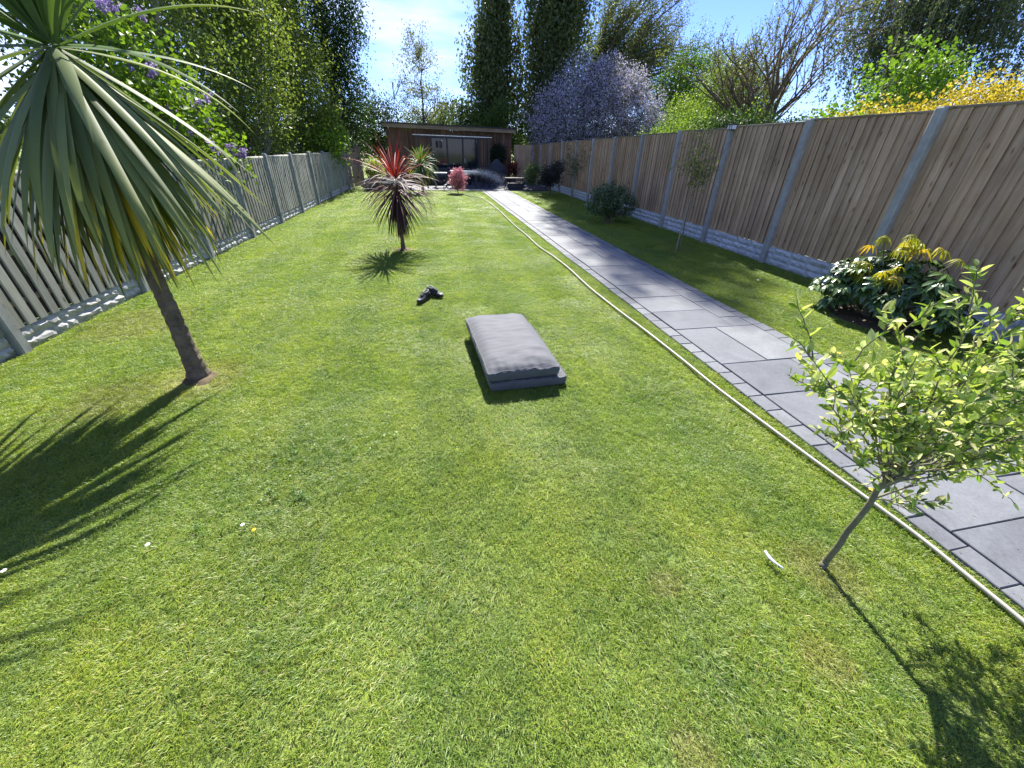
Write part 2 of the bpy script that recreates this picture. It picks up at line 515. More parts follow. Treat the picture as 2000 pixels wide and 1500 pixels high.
# ---- grass: small patches of mown blades, instanced over the lawn
def grass_patch(seed, n, rad, hmin, hmax, lean, wid, kind=0):
    r = np.random.default_rng(seed)
    rr = rad * np.sqrt(r.random(n)); th = r.random(n) * 2 * np.pi
    bx, by = rr * np.cos(th), rr * np.sin(th)
    # blades of a neighbourhood lean the same way
    la = np.array([mnoise.noise((x * 9 + seed * 3.1, y * 9, 1.7)) * 9 for x, y in zip(bx, by)]) + r.normal(0, 0.7, n)
    h = r.uniform(hmin, hmax, n) * (0.8 + 0.5 * np.array([mnoise.noise((x * 14, y * 14, seed * 1.3)) for x, y in zip(bx, by)]))
    L = np.abs(r.normal(lean, 0.35, n))
    dx, dy = np.cos(la), np.sin(la)
    w = wid * r.uniform(0.7, 1.3, n)
    tw = la + np.pi / 2 + r.normal(0, 0.5, n)
    wx, wy = np.cos(tw) * w / 2, np.sin(tw) * w / 2
    V = np.zeros((n, 5, 3))
    z0 = -0.004
    V[:, 0] = np.stack([bx - wx, by - wy, np.full(n, z0)], 1)
    V[:, 1] = np.stack([bx + wx, by + wy, np.full(n, z0)], 1)
    mxp, myp = bx + dx * h * L * 0.35, by + dy * h * L * 0.35
    V[:, 2] = np.stack([mxp + wx * .8, myp + wy * .8, h * 0.62], 1)
    V[:, 3] = np.stack([mxp - wx * .8, myp - wy * .8, h * 0.62], 1)
    V[:, 4] = np.stack([bx + dx * h * L, by + dy * h * L, h * np.clip(1.05 - 0.3 * L, 0.35, 1)], 1)
    base = np.arange(n)[:, None] * 5
    F3 = []
    tri = np.concatenate([base + np.array([0, 1, 2]), base + np.array([0, 2, 3]), base + np.array([3, 2, 4])])
    u = r.random((n, 1))
    g1 = np.array([0.19, 0.30, 0.045]); g2 = np.array([0.42, 0.51, 0.07]); g3 = np.array([0.46, 0.43, 0.15]); g4 = np.array([0.21, 0.31, 0.10])
    c = g1 * (1 - u) + g2 * u
    k = r.random(n)
    c = np.where((k < 0.10)[:, None], g3 * r.uniform(0.7, 1.2, (n, 1)), c)
    c = np.where(((k > 0.1) & (k < 0.25))[:, None], g4, c)
    col = np.repeat(c[:, None, :], 5, 1)
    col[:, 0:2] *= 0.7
    return mesh_np('grass_patch', V.reshape(-1, 3), tri, col.reshape(-1, 3))


def clover_patch(seed, n, rad):
    r = np.random.default_rng(seed)
    V = []; F = []; C = []
    for i in range(n):
        a = r.random() * 6.28; q = rad * math.sqrt(r.random()); x, y = q * math.cos(a), q * math.sin(a); z = r.uniform(0.012, 0.03)
        s = r.uniform(0.005, 0.012); a0 = r.random() * 6.28
        c = np.array([0.12, 0.21, 0.045]) * r.uniform(0.7, 1.5)
        for k in range(3):
            an = a0 + k * 2.1; tz = r.uniform(-0.3, 0.3) * s
            b = len(V)
            V += [(x, y, z), (x + s * math.cos(an - .5), y + s * math.sin(an - .5), z + tz), (x + 1.5 * s * math.cos(an), y + 1.5 * s * math.sin(an), z), (x + s * math.cos(an + .5), y + s * math.sin(an + .5), z - tz)]
            F.append((b, b + 1, b + 2, b + 3)); C += [c] * 4
    return mesh_np('clover_patch', V, np.array(F), np.array(C))


GC = bpy.data.collections.new('grass_sources')
srcs = []
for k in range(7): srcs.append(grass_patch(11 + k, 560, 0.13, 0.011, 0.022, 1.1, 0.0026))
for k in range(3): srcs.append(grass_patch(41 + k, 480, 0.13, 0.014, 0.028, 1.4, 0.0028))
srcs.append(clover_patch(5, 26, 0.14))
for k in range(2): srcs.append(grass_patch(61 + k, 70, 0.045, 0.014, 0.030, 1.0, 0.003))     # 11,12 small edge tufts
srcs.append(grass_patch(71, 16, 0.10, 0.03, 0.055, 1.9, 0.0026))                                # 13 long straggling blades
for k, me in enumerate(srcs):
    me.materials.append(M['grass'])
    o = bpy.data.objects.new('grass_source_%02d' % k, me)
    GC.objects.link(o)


def scatter_gn():
    g = bpy.data.node_groups.new('grass_scatter', 'GeometryNodeTree')
    g.interface.new_socket('Geometry', in_out='INPUT', socket_type='NodeSocketGeometry')
    g.interface.new_socket('Geometry', in_out='OUTPUT', socket_type='NodeSocketGeometry')
    gi = g.nodes.new('NodeGroupInput'); go = g.nodes.new('NodeGroupOutput')
    iop = g.nodes.new('GeometryNodeInstanceOnPoints')
    ci = g.nodes.new('GeometryNodeCollectionInfo')
    ci.inputs['Collection'].default_value = GC
    ci.inputs['Separate Children'].default_value = True
    ci.inputs['Reset Children'].default_value = True
    iop.inputs['Pick Instance'].default_value = True
    def na(nm, t):
        a = g.nodes.new('GeometryNodeInputNamedAttribute'); a.data_type = t; a.inputs['Name'].default_value = nm; return a.outputs['Attribute']
    m2p = g.nodes.new('GeometryNodeMeshToPoints')
    g.links.new(gi.outputs[0], m2p.inputs[0])
    g.links.new(m2p.outputs[0], iop.inputs['Points'])
    g.links.new(ci.outputs[0], iop.inputs['Instance'])
    g.links.new(na('idx', 'INT'), iop.inputs['Instance Index'])
    g.links.new(na('rot', 'FLOAT_VECTOR'), iop.inputs['Rotation'])
    g.links.new(na('scl', 'FLOAT_VECTOR'), iop.inputs['Scale'])
    g.links.new(iop.outputs[0], go.inputs[0])
    return g


def in_lawn(x, y, m):
    left = (x > LFX(y) + 0.04 + m) & (x < PX0 - m) & (y > -1.2) & (y < PATIO_Y - m)
    right = (x > PX1 + m) & (x < RFX - 0.02 - m) & (y > -1.2) & (y < 18.9 - m)
    return left | right


def build_grass():
    pts = []; idx = []; scl = []
    r = np.random.default_rng(3)
    def bare(x, y):
        v = 0
        for sx, sy, sr in ((-2.03, 3.28, 0.20), (1.74, 0.82, 0.05), (-0.53, 8.0, 0.12), (5.3, 3.6, 0.55), (1.3, 18.4, .15), (4.85, 10.8, 0.3)):
            v = np.maximum(v, (np.hypot(x - sx, y - sy) < sr).astype(float))
        return v > 0.5
    # dense near, a little thinner far away
    for (y0, y1, step) in ((-1.2, 5.0, 0.115), (5.0, 12.0, 0.13), (12.0, PATIO_Y, 0.16)):
        xs = np.arange(-4.1, RFX, step); ys = np.arange(y0, y1, step)
        X, Y = np.meshgrid(xs, ys); X = X.ravel() + r.uniform(-step / 2, step / 2, X.size); Y = Y.ravel() + r.uniform(-step / 2, step / 2, Y.size)
        ok = in_lawn(X, Y, 0.10) & ~bare(X, Y)
        X, Y = X[ok], Y[ok]
        for x, y in zip(X, Y):
            w = mnoise.noise((x * 1.3, y * 1.3, 9.1))
            k = int(r.integers(0, 7))
            if w > 0.16: k = 7 + int(r.integers(0, 3))
            pts.append((x, y, 0)); idx.append(k)
            h = 0.85 + 0.45 * mnoise.noise((x * 2.1, y * 2.1, 4.0))
            sxy = 1.0 if step < 0.14 else 1.2
            scl.append((sxy, sxy, max(0.45, h)))
            wd = 0.6 * mnoise.noise((x * 1.7, y * 1.7, 22.0)) - 0.12 + max([0.75 * max(0, 1 - math.hypot(x - a, y - b) / (c_ * 1.2)) for a, b, c_ in WEED])
            if wd > 0.3 and r.random() < 0.15:
                pts.append((x, y, 0.004)); idx.append(10); scl.append((1, 1, 1))
            if r.random() < 0.12:
                pts.append((x, y, 0)); idx.append(13); scl.append((1, 1, r.uniform(0.5, 1.0)))
    # edges
    xs = []
    for e, (a, b) in ((lambda y: PX0 - 0.03, (-1.2, PATIO_Y)), (lambda y: PX1 + 0.03, (-1.2, 18.9)), (lambda y: RFX - 0.06, (-1.2, 18.9)), (lambda y: LFX(y) + 0.07, (-1.2, PATIO_Y))):
        for off in (0, 1, 2):
            y = a
            while y < b:
                s = 1 if e(1) in (PX1 + 0.03,) or e(1) == LFX(1) + 0.07 else -1
                xs.append((e(y) + s * off * 0.045 + r.uniform(-0.02, 0.02), y))
                y += 0.035 if y < 8 else 0.06
    x = -3.4
    while x < PX0:
        for off in range(3): xs.append((x, PATIO_Y - 0.03 - off * 0.045))
        x += 0.05
    for (x, y) in xs:
        if bare(x, y): continue
        pts.append((x, y, 0)); idx.append(11 + int(r.integers(0, 2))); scl.append((1.1, 1.1, r.uniform(0.7, 1.3)))
    n = len(pts)
    me = bpy.data.meshes.new('grass')
    me.vertices.add(n); me.vertices.foreach_set('co', np.array(pts, np.float32).ravel())
    a = me.attributes.new('idx', 'INT', 'POINT'); a.data.foreach_set('value', np.array(idx, np.int32))
    rot = np.zeros((n, 3), np.float32); rot[:, 2] = r.random(n) * 6.283; rot[:, :2] = r.normal(0, 0.02, (n, 2))
    a = me.attributes.new('rot', 'FLOAT_VECTOR', 'POINT'); a.data.foreach_set('vector', rot.ravel())
    a = me.attributes.new('scl', 'FLOAT_VECTOR', 'POINT'); a.data.foreach_set('vector', np.array(scl, np.float32).ravel())
    o = obj('grass', me, M['grass'])
    tag(o, 'short mown green grass with pale mower lines covering the garden', 'grass', kind='stuff')
    md = o.modifiers.new('scatter', 'NODES'); md.node_group = scatter_gn()
    print('grass instances', n)


build_grass()

# ================================================================== PATH
path = thing('path', None, None)
tag(path, kind='structure')
MB().box(((PX0 + PX1) / 2, 8.4, -0.03), (PX1 - PX0, 22.9, 0.07)).build('mortar_bed', M['mortar'], path)
RP = random.Random(5)


def slab_obj(name, x0, x1, y0, y1, parent, mat, top=0.022, gap=0.0065, th=0.03):
    g = gap / 2
    w, l = x1 - x0 - gap, y1 - y0 - gap
    mb = MB()
    c = 0.004
    V = []
    jit = lambda: RP.uniform(-0.0025, 0.0025)
    base = [(-w / 2, -l / 2), (w / 2, -l / 2), (w / 2, l / 2), (-w / 2, l / 2)]
    j = [(jit(), jit()) for _ in range(4)]
    for z, k in ((-th, 0), (-c, 0), (0, c)):
        for (x, y), (a, b) in zip(base, j):
            V.append((x + a - math.copysign(k, x), y + b - math.copysign(k, y), z))
    F = []
    for l_ in range(2):
        for k in range(4):
            F.append((l_ * 4 + k, l_ * 4 + (k + 1) % 4, l_ * 4 + 4 + (k + 1) % 4, l_ * 4 + 4 + k))
    F.append((8, 9, 10, 11))
    mb.add(V, F)
    o = mb.build(name, mat, parent, ((x0 + x1) / 2, (y0 + y1) / 2, top + RP.uniform(-0.002, 0.003)))
    o.rotation_euler = (RP.uniform(-0.004, 0.004), RP.uniform(-0.004, 0.004), 0)
    return o


# border rows of setts
for side, (a, b) in (('l', (PX0, PX0 + 0.135)), ('r', (PX1 - 0.135, PX1))):
    y = -2.9
    while y < PATIO_Y - 0.02:
        h = RP.choice((0.195, 0.205, 0.215))
        jx = 0.012 * mnoise.noise((y * 0.8, 3.0 if side == 'l' else 8.0, 0)) * 2
        o_ = (a + jx, b) if side == 'l' else (a, b + jx)
        slab_obj('sett', o_[0], o_[1], y, min(y + h, PATIO_Y), path, M['slate'], top=0.020)
        y += h
# random-coursed slabs in between
CX, CY = (PX1 - PX0 - 0.29) / 4, 0.27
NY = int((PATIO_Y + 2.9) / CY)
grid = [[False] * 4 for _ in range(NY)]
for j in range(NY):
    for i in range(4):
        if grid[j][i]: continue
        opts = [(2, 2), (2, 3), (2, 2), (3, 2), (1, 2), (2, 1), (3, 2), (2, 3), (1, 1)]
        RP.shuffle(opts); opts.sort(key=lambda q: -q[0] * q[1] * RP.uniform(0.3, 1.5)); opts.append((1, 1))
        for w, h in opts:
            if i + w > 4 or j + h > NY: continue
            if all(not grid[j + b][i + a] for a in range(w) for b in range(h)):
                for a in range(w):
                    for b in range(h): grid[j + b][i + a] = True
                slab_obj('slab', PX0 + 0.145 + i * CX, PX0 + 0.145 + (i + w) * CX, -2.9 + j * CY, -2.9 + (j + h) * CY, path, M['slate'], top=0.022)
                break

# ================================================================== PATIO
patio = thing('patio', None, None); tag(patio, kind='structure')
MB().box((1.5, 24.4, -0.06), (8.6, 9.3, 0.1)).build('mortar_bed', M['mortar'], patio)
y = PATIO_Y
while y < 25.0:
    x = -2.75; h = 0.58
    off = RP.uniform(0, 0.3)
    while x < 5.75:
        w = RP.choice((0.6, 0.88, 0.58))
        slab_obj('slab', x, min(x + w, 5.8), y, y + h, patio, M['slate_dark'], top=0.02)
        x += w
    y += h
# pale edging where the lawn meets the patio
edge = thing('edging', 'narrow pale stone edging between the lawn and the dark patio', 'edging')
x = -0.6
while x < PX0 - 0.02:
    slab_obj('stone', x, x + 0.21, PATIO_Y - 0.14, PATIO_Y - 0.01, edge, M['pale_stone'], top=0.035, gap=0.012)
    x += 0.215

# ================================================================== FENCES
RS = random.Random(11)


def rock_mesh(w, h, d, seed, nx=6, nz=3):
    """rough quarried face, facing -x, size w along y, h along z"""
    V = []; F = []
    for j in range(nz + 1):
        for i in range(nx + 1):
            y = (i / nx - 0.5) * w; z = (j / nz - 0.5) * h
            edge_ = min(i, nx - i, 1) * min(j, nz - j, 1)
            dd = 0.0 if edge_ == 0 else d * (0.65 + 0.8 * mnoise.noise((y * 22 + seed * 5, z * 30, seed)))
            V.append((-dd - (0 if edge_ else 0.0), y + (0 if edge_ == 0 else RS.uniform(-.006, .006)), z + (0 if edge_ == 0 else RS.uniform(-.004, .004))))
    for j in range(nz):
        for i in range(nx):
            a = j * (nx + 1) + i
            F.append((a, a + nx + 1, a + nx + 2, a + 1))
    b = len(V)
    for (i, j) in ((0, 0), (nx, 0), (nx, nz), (0, nz)):
        p = V[j * (nx + 1) + i]; V.append((0.02, p[1], p[2]))
    F += [(0, nx, b + 1, b), (nx, nz * (nx + 1) + nx, b + 2, b + 1), (nz * (nx + 1) + nx, nz * (nx + 1), b + 3, b + 2), (nz * (nx + 1), 0, b, b + 3)]
    return V, F


def gravel_board(parent, y0, y1, H, courses, mat, near, facing=1):
    """concrete board with moulded stone courses; local x=0 is the back of the stones"""
    L = y1 - y0
    gb = MB().box((0.02 * facing, (y0 + y1) / 2, H / 2), (0.035, L, H)).build('gravel_board', mat, parent)
    ch = (H - 0.01) / courses
    joined = MB()
    for c in range(courses):
        y = y0
        first = True
        while y < y1 - 0.01:
            w = RS.uniform(0.22, 0.42) if not first else RS.uniform(0.12, 0.4)
            first = False
            w = min(w, y1 - y)
            if y1 - (y + w) < 0.1: w = y1 - y
            V, F = rock_mesh(w - 0.012, ch - 0.010, 0.026, RS.uniform(0, 99))
            V = [(p[0] * facing, p[1], p[2]) for p in V]
            if facing < 0: F = [tuple(reversed(f)) for f in F]
            cc = Vector((0.0, y + w / 2, 0.005 + ch * (c + 0.5)))
            if near:
                MB().add(V, F).build('stone', mat, gb, cc)
            else:
                joined.add([Vector(p) + cc for p in V], F)
            y += w
    if not near:
        o = joined.build('stone_courses', mat, gb); o['kind'] = 'stuff'
    return gb


def board_mesh(w, h, mat, seed, t0=0.012, t1=0.010, notch=0.0):
    """feather edge board: thick edge at +y, thin at -y, face towards -x"""
    r = random.Random(seed)
    nz = 5
    V = []; F = []
    bow = r.uniform(-0.002, 0.002)
    for j in range(nz + 1):
        z = h * j / nz; u = j / nz
        bx = bow * math.sin(math.pi * u)
        dz = 0
        V += [(-t0 + bx + 0.003, -w / 2, z), (-t0 + bx, -w / 2 + 0.003, z), (-t1 + bx, w / 2, z), (0 + bx, w / 2, z), (0 + bx, -w / 2, z)]
    for j in range(nz):
        for k in range(5):
            a = j * 5 + k; b = j * 5 + (k + 1) % 5
            F.append((a, a + 5, b + 5, b))
    F.append((0, 1, 2, 3, 4)); F.append(tuple(reversed([nz * 5 + k for k in range(5)])))
    me = bpy.data.meshes.new('board'); me.from_pydata(V, [], F); me.update(); me.materials.append(mat)
    return me


def post_mesh(w, h, mat, rounded=False):
    mb = MB()
    b = 0.012
    prof = [(-w / 2, -w / 2 + b), (-w / 2 + b, -w / 2), (w / 2 - b, -w / 2), (w / 2, -w / 2 + b), (w / 2, w / 2 - b), (w / 2 - b, w / 2), (-w / 2 + b, w / 2), (-w / 2, w / 2 - b)]
    zs = [(-0.1, 1), (h - 0.02, 1), (h, 0.8)] if not rounded else [(-0.1, 1), (h - 0.05, 1), (h - 0.025, 0.93), (h - 0.008, 0.72), (h, 0.4)]
    V = [(x * k, y * k, z) for z, k in zs for x, y in prof]
    n = 8; F = []
    for i in range(len(zs) - 1):
        for k in range(n): F.append((i * n + k, i * n + (k + 1) % n, (i + 1) * n + (k + 1) % n, (i + 1) * n + k))
    F.append(tuple(range((len(zs) - 1) * n, len(zs) * n)))
    me = bpy.data.meshes.new('fence_post'); me.from_pydata(V, [], F); me.update(); me.materials.append(mat)
    return me


# ---- right: tall feather-edge panels between concrete posts
rf = thing('board_fence', 'tall brown overlapping-board fence with concrete posts beside the paved path', 'fence', (RFX, 0, 0))
SP = 1.81
pys = [6.24 + SP * k for k in range(-4, 11)]
def RH(k): return 2.155 - 0.030 * (k - 4)
bm_v = [board_mesh(0.137, 1.80, M['board'], s) for s in range(6)]
for k, py in enumerate(pys):
    pm = post_mesh(0.105, RH(k) + 0.035, M['concrete'])
    o = obj('fence_post', pm, None, rf, (-0.02, py, 0))
    if k == len(pys) - 1: break
    y0, y1 = py + 0.04, py + SP - 0.04
    gh = 0.30
    gravel_board(rf, y0, y1, gh, 3, M['rock'], near=(py < 13 and py > -1))
    fp = bpy.data.objects.new('fence_panel', None); link(fp, rf); fp.location = (0.01, py + SP / 2, gh + 0.003)
    ht = RH(k) - gh - 0.03
    nb = 14
    for i in range(nb):
        o = bpy.data.objects.new('board', bm_v[RS.randrange(6)]); link(o, fp)
        yy = -SP / 2 + 0.105 + (SP - 0.21) * i / (nb - 1)
        o.location = (-0.002 + RS.uniform(-0.002, 0.002), yy + RS.uniform(-0.003, 0.003), RS.uniform(0, 0.008))
        o.rotation_euler = (RS.uniform(-0.004, 0.004), 0, -0.175 + RS.uniform(-0.012, 0.012))
        o.scale = (1, 1, ht / 1.80)
    MB().box((0.017, 0, ht / 2), (0.006, SP - 0.09, ht - 0.01)).build('slot_shade_sheet', M['gap_shade'], fp)  # added dark sheet standing in for shade in the board slots; no real panel part
    MB().box((0.0, 0, ht + 0.018), (0.05, SP - 0.09, 0.028)).build('capping_rail', M['rail'], fp, bevel=0.003)
    for z in (0.25, ht / 2, ht - 0.2):
        MB().box((0.04, 0, z), (0.035, SP - 0.09, 0.06)).build('back_rail', M['rail'], fp)

# ---- left: grey slats with dark gaps
lf = thing('slat_fence', 'weathered grey vertical slat fence with round-topped concrete posts on the left', 'fence', (0, 0, 0))
lf.location = (LFX(0), 0, 0); lf.rotation_euler = (0, 0, -math.atan(0.029))
def slat_mesh(w, h, seed):
    r = random.Random(seed); V = []; F = []
    nz = 4; t = 0.016; b1 = r.uniform(-.005, .005); b2 = r.uniform(-0.004, 0.004)
    for j in range(nz + 1):
        z = h * j / nz; bx = b1 * math.sin(math.pi * j / nz); by = b2 * math.sin(math.pi * j / nz)
        V += [(bx, -w / 2 + by, z), (bx, w / 2 + by, z), (t + bx - 0.003, w / 2 + by, z), (t + bx, w / 2 - 0.004 + by, z), (t + bx, -w / 2 + 0.004 + by, z), (t + bx - 0.003, -w / 2 + by, z)]
    for j in range(nz):
        for k in range(6):
            a = j * 6 + k; b = j * 6 + (k + 1) % 6
            F.append((a, b, b + 6, a + 6))
    F.append(tuple(reversed(range(6)))); F.append(tuple(nz * 6 + k for k in range(6)))
    me = bpy.data.meshes.new('slat'); me.from_pydata(V, [], F); me.update(); me.materials.append(M['slat'])
    return me
sm_v = [slat_mesh(0.088, 1.2, s) for s in range(6)]
SL = 1.80
lys = [4.05 + SL * k for k in range(-3, 10)]
for k, py in enumerate(lys):
    obj('fence_post', post_mesh(0.10, 1.50, M['concrete_l'], True), None, lf, (0.015, py, 0))
    if k == len(lys) - 1: break
    gh = 0.20
    y0, y1 = py + 0.04, py + SL - 0.04
    gravel_board(lf, y0, y1, gh, 2, M['rock_l'], near=(1.5 < py < 13), facing=-1)
    fp = bpy.data.objects.new('fence_panel', None); link(fp, lf); fp.location = (0, py + SL / 2, gh + 0.005)
    ht = 1.42 - gh - 0.02
    nb = 13
    for i in range(nb):
        yy = -SL / 2 + 0.10 + (SL - 0.20) * i / (nb - 1)
        o = bpy.data.objects.new('slat', sm_v[RS.randrange(6)]); link(o, fp)
        o.location = (0.012 + RS.uniform(-.002, .002), yy + RS.uniform(-.005, .005), RS.uniform(0, .01)); o.scale = (1, RS.uniform(0.93, 1.04), ht / 1.2)
        o.rotation_euler = (RS.uniform(-.006, .006), 0, 0)
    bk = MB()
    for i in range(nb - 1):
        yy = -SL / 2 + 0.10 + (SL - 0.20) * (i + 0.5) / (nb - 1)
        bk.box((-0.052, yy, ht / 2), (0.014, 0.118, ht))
    o = bk.build('back_slats', M['gap_shade'], fp); o['kind'] = 'stuff'
    for z in (0.2, ht - 0.2, ht / 2):
        MB().box((-0.013, 0, z), (0.035, SL - 0.09, 0.05)).build('back_rail', M['rail'], fp)
    mb = MB(); mb.tube([(0.0, -SL / 2 + 0.05, ht + 0.012), (0.0, 0, ht + 0.016), (0, SL / 2 - 0.05, ht + 0.012)], 0.026, 8)
    mb.build('capping_rail', M['slat'], fp, smooth=True)
# boards closing the gap between the garden room and the long fence
gf = thing('board_fence', 'short run of brown boards joining the garden room to the end of the long fence', 'fence', (4.98, 24.75, 0))
for i in range(9):
    o = bpy.data.objects.new('board', bm_v[RS.randrange(6)]); link(o, gf)
    o.location = (i * 0.118 + 0.06, 0, 0.05); o.rotation_euler = (0, 0, R(90) - 0.1)
for z in (0.3, 1.6): MB().box((0.53, 0.04, z), (1.06, 0.035, 0.06)).build('rail', M['rail'], gf)
# far end: older brown palings
bf = thing('paling_fence', 'short run of rough brown palings at the far end of the slat fence', 'fence', (-3.33, 21.2, 0))
bf.rotation_euler = (0, 0, -0.25)
for i in range(16):
    w = RS.uniform(0.12, 0.17); h = RS.uniform(1.60, 1.72)
    mb = MB().box((0, 0, h / 2), (0.02, w, h))
    o = mb.build('paling', M['slat_brown'], bf, (RS.uniform(-.01, .01), -1.4 + i * 0.185, 0), bevel=0.003)
    o.rotation_euler = (RS.uniform(-.012, .012), 0, RS.uniform(-.06, .06))
for z in (0.4, 1.3): MB().box((-0.035, 0.0, z), (0.04, 3.1, 0.08)).build('rail', M['slat_brown'], bf)


# ================================================================== FOLIAGE TOOLS
def unit(v):
    return v / np.maximum(np.linalg.norm(v, axis=-1, keepdims=True), 1e-9)


def leaf_quads(P, D, Nn, L, W, C, fold=0.25):
    """P base points, D directions, Nn rough normals, L lengths, W widths, C colours -> V, F, col (two bent halves)"""
    n = len(P)
    D = unit(D); S = unit(np.cross(D, Nn)); U = np.cross(S, D)
    L = L.reshape(-1, 1); W = W.reshape(-1, 1)
    V = np.zeros((n, 4, 3))
    V[:, 0] = P
    V[:, 1] = P + D * L * 0.5 + S * W * 0.5 + U * W * fold
    V[:, 2] = P + D * L
    V[:, 3] = P + D * L * 0.5 - S * W * 0.5 + U * W * fold
    b = np.arange(n)[:, None] * 4
    F = np.concatenate([b + np.array([0, 1, 2]), b + np.array([0, 2, 3])])
    return V.reshape(-1, 3), F, np.repeat(C, 4, 0)


def cols(r, n, ca, cb, jit=0.2, u=None):
    if u is None: u = r.random((n, 1))
    c = np.array(ca) * (1 - u) + np.array(cb) * u
    return c * (1 + r.uniform(-jit, jit, (n, 1)))


def blob_points(r, blobs, n, shell=0.55, rough=0.35, seed=0):
    """points in the outer part of lumpy ellipsoids ((cx,cy,cz),(rx,ry,rz))"""
    vol = np.array([b[1][0] * b[1][1] * b[1][2] for b in blobs]) ** 0.8
    pick = r.choice(len(blobs), n, p=vol / vol.sum())
    d = unit(r.normal(size=(n, 3)))
    rad = shell + (1 - shell) * r.random(n) ** 0.7
    f = np.array([1 + rough * mnoise.noise((v[0] * 2.3 + seed, v[1] * 2.3 + k * 3, v[2] * 2.3)) for v, k in zip(d, pick)])
    c = np.array([b[0] for b in blobs])[pick]; s = np.array([b[1] for b in blobs])[pick]
    return c + d * s * (rad * f)[:, None]


def crown_mesh(seed, blobs, ncl, per, cr, L, W, ca, cb, droop=0.0, shell=0.5, rough=0.4, up=0.0, stretch=(1, 1, 1), blossom=None, gap=0.0):
    r = np.random.default_rng(seed)
    cc = blob_points(r, blobs, ncl, shell, rough, seed)
    if gap:
        k = np.array([mnoise.noise((p[0] * 0.55 + seed, p[1] * 0.55, p[2] * 0.55)) for p in cc]); cc = cc[k > -0.35 + gap]
    n = len(cc) * per
    cu = r.random((len(cc), 1))
    P = np.repeat(cc, per, 0) + r.normal(size=(n, 3)) * cr * np.array(stretch)
    D = r.normal(size=(n, 3)); D[:, 2] += up - droop
    Nn = r.normal(size=(n, 3)) * 0.8; Nn[:, 2] += 1.0
    Nn[:, 1] += 0.3
    U = np.clip(np.repeat(cu, per, 0) * 0.7 + r.random((n, 1)) * 0.5 - 0.1, 0, 1)
    C = cols(r, n, ca, cb, 0.2, U)
    sz = r.uniform(0.65, 1.25, n)
    V, F, cl = leaf_quads(P, D, Nn, L * sz, W * sz, C)
    out_ = [(V, F, cl)]
    return out_, cc


def merge(parts):
    V = []; F = []; C = []; b = 0
    for v, f, c in parts:
        V.append(v); F.append(f + b); C.append(c); b += len(v)
    return np.concatenate(V), np.concatenate(F), np.concatenate(C)


def limb(mb, a, b, r0, r1, sag=0.15, n=5, k=5, wob=0.06):
    a = Vector(a); b = Vector(b); L = (b - a).length
    pts = []; rr = []
    for i in range(n + 1):
        u = i / n
        p = a.lerp(b, u)
        p.z += math.sin(math.pi * u) * L * sag
        if 0 < i < n: p += Vector((random.uniform(-1, 1), random.uniform(-1, 1), random.uniform(-1, 1))) * L * wob
        pts.append(p); rr.append(r0 + (r1 - r0) * u ** 0.7)
    mb.tube(pts, rr, k, cap=False)
    return pts


def tree(name, label, cat, base, blobs, H, r0, ncl, per, cr, L, W, ca, cb, mat='leaf', bark='bark', nlimb=24, group=None, limb_r=0.3, fork=0.35, sub=2, trunk_n=1, crown_name='crown', **kw):
    """trunk(s) with limbs reaching into the clumps of the crown"""
    t = thing(name, label, cat, base, 0, group)
    base = Vector(base)
    seed = kw.pop('seed', hash_s(label))
    random.seed(seed)
    parts, cc = crown_mesh(seed, blobs, ncl, per, cr, L, W, ca, cb, **kw)
    blos = parts
    mb = MB()
    cen = Vector(np.mean([b[0] for b in blobs], axis=0))
    for q in range(trunk_n):
        off = Vector((random.uniform(-1, 1), random.uniform(-1, 1), 0)) * (0.03 * H if trunk_n > 1 else 0)
        top = Vector((cen.x, cen.y, H * fork)) + off * 2.5
        bs = Vector((0, 0, -0.05)) + off
        tp = limb(mb, bs, top, r0, r0 * 0.7, 0, 5, 9, 0.015)
        tt = Vector((cen.x + off.x * 5, cen.y + off.y * 5, H * 0.86))
        tp2 = limb(mb, top, tt, r0 * 0.7, r0 * 0.08, 0, 6, 6, 0.03)
        trunk_pts = tp[2:] + tp2
        k = max(1, nlimb // trunk_n)
        for i in range(k):
            e = Vector(cc[random.randrange(len(cc))])
            # start below the clump
            zt = min(max(e.z - (e - cen).length * 0.5, H * 0.12), H * 0.8)
            s = min(trunk_pts, key=lambda p: abs(p.z - zt) + 0.1 * (p - e).length)
            lr = r0 * limb_r * random.uniform(0.6, 1.1)
            pts = limb(mb, s, e, lr, 0.008, random.uniform(-0.05, 0.1), 5, 4, 0.05)
            for _ in range(sub):
                a = pts[random.randrange(2, 5)]
                j = min(range(0, len(cc), max(1, len(cc) // 60)), key=lambda q_: (Vector(cc[q_]) - a).length * random.uniform(0.6, 1.6))
                limb(mb, a, Vector(cc[j]), lr * 0.4, 0.005, 0.03, 3, 3, 0.06)
    mb.build('trunk', M[bark], t, smooth=True)
    V, F, C = merge(parts)
    o = obj(crown_name, mesh_np('crown', V, F, C), M[mat], t)
    return t, cc


def hash_s(s):
    h = 7
    for ch in s: h = (h * 31 + ord(ch)) % 1000003
    return h


def add_blossom(t, seed, cc, n, rad, size, ca, cb, name='blossom'):
    r = np.random.default_rng(seed)
    pk = cc[r.integers(0, len(cc), n)]
    P = pk + r.normal(size=(n, 3)) * rad
    D = r.normal(size=(n, 3)); Nn = r.normal(size=(n, 3)); Nn[:, 2] += 0.5
    V, F, C = leaf_quads(P, D, Nn, np.full(n, size) * r.uniform(0.6, 1.3, n), np.full(n, size) * r.uniform(0.6, 1.2, n), cols(r, n, ca, cb, 0.15), 0.15)
    o = obj(name, mesh_np(name, V, F, C), M['blossom'], t)
    o['kind'] = 'stuff'
    return o


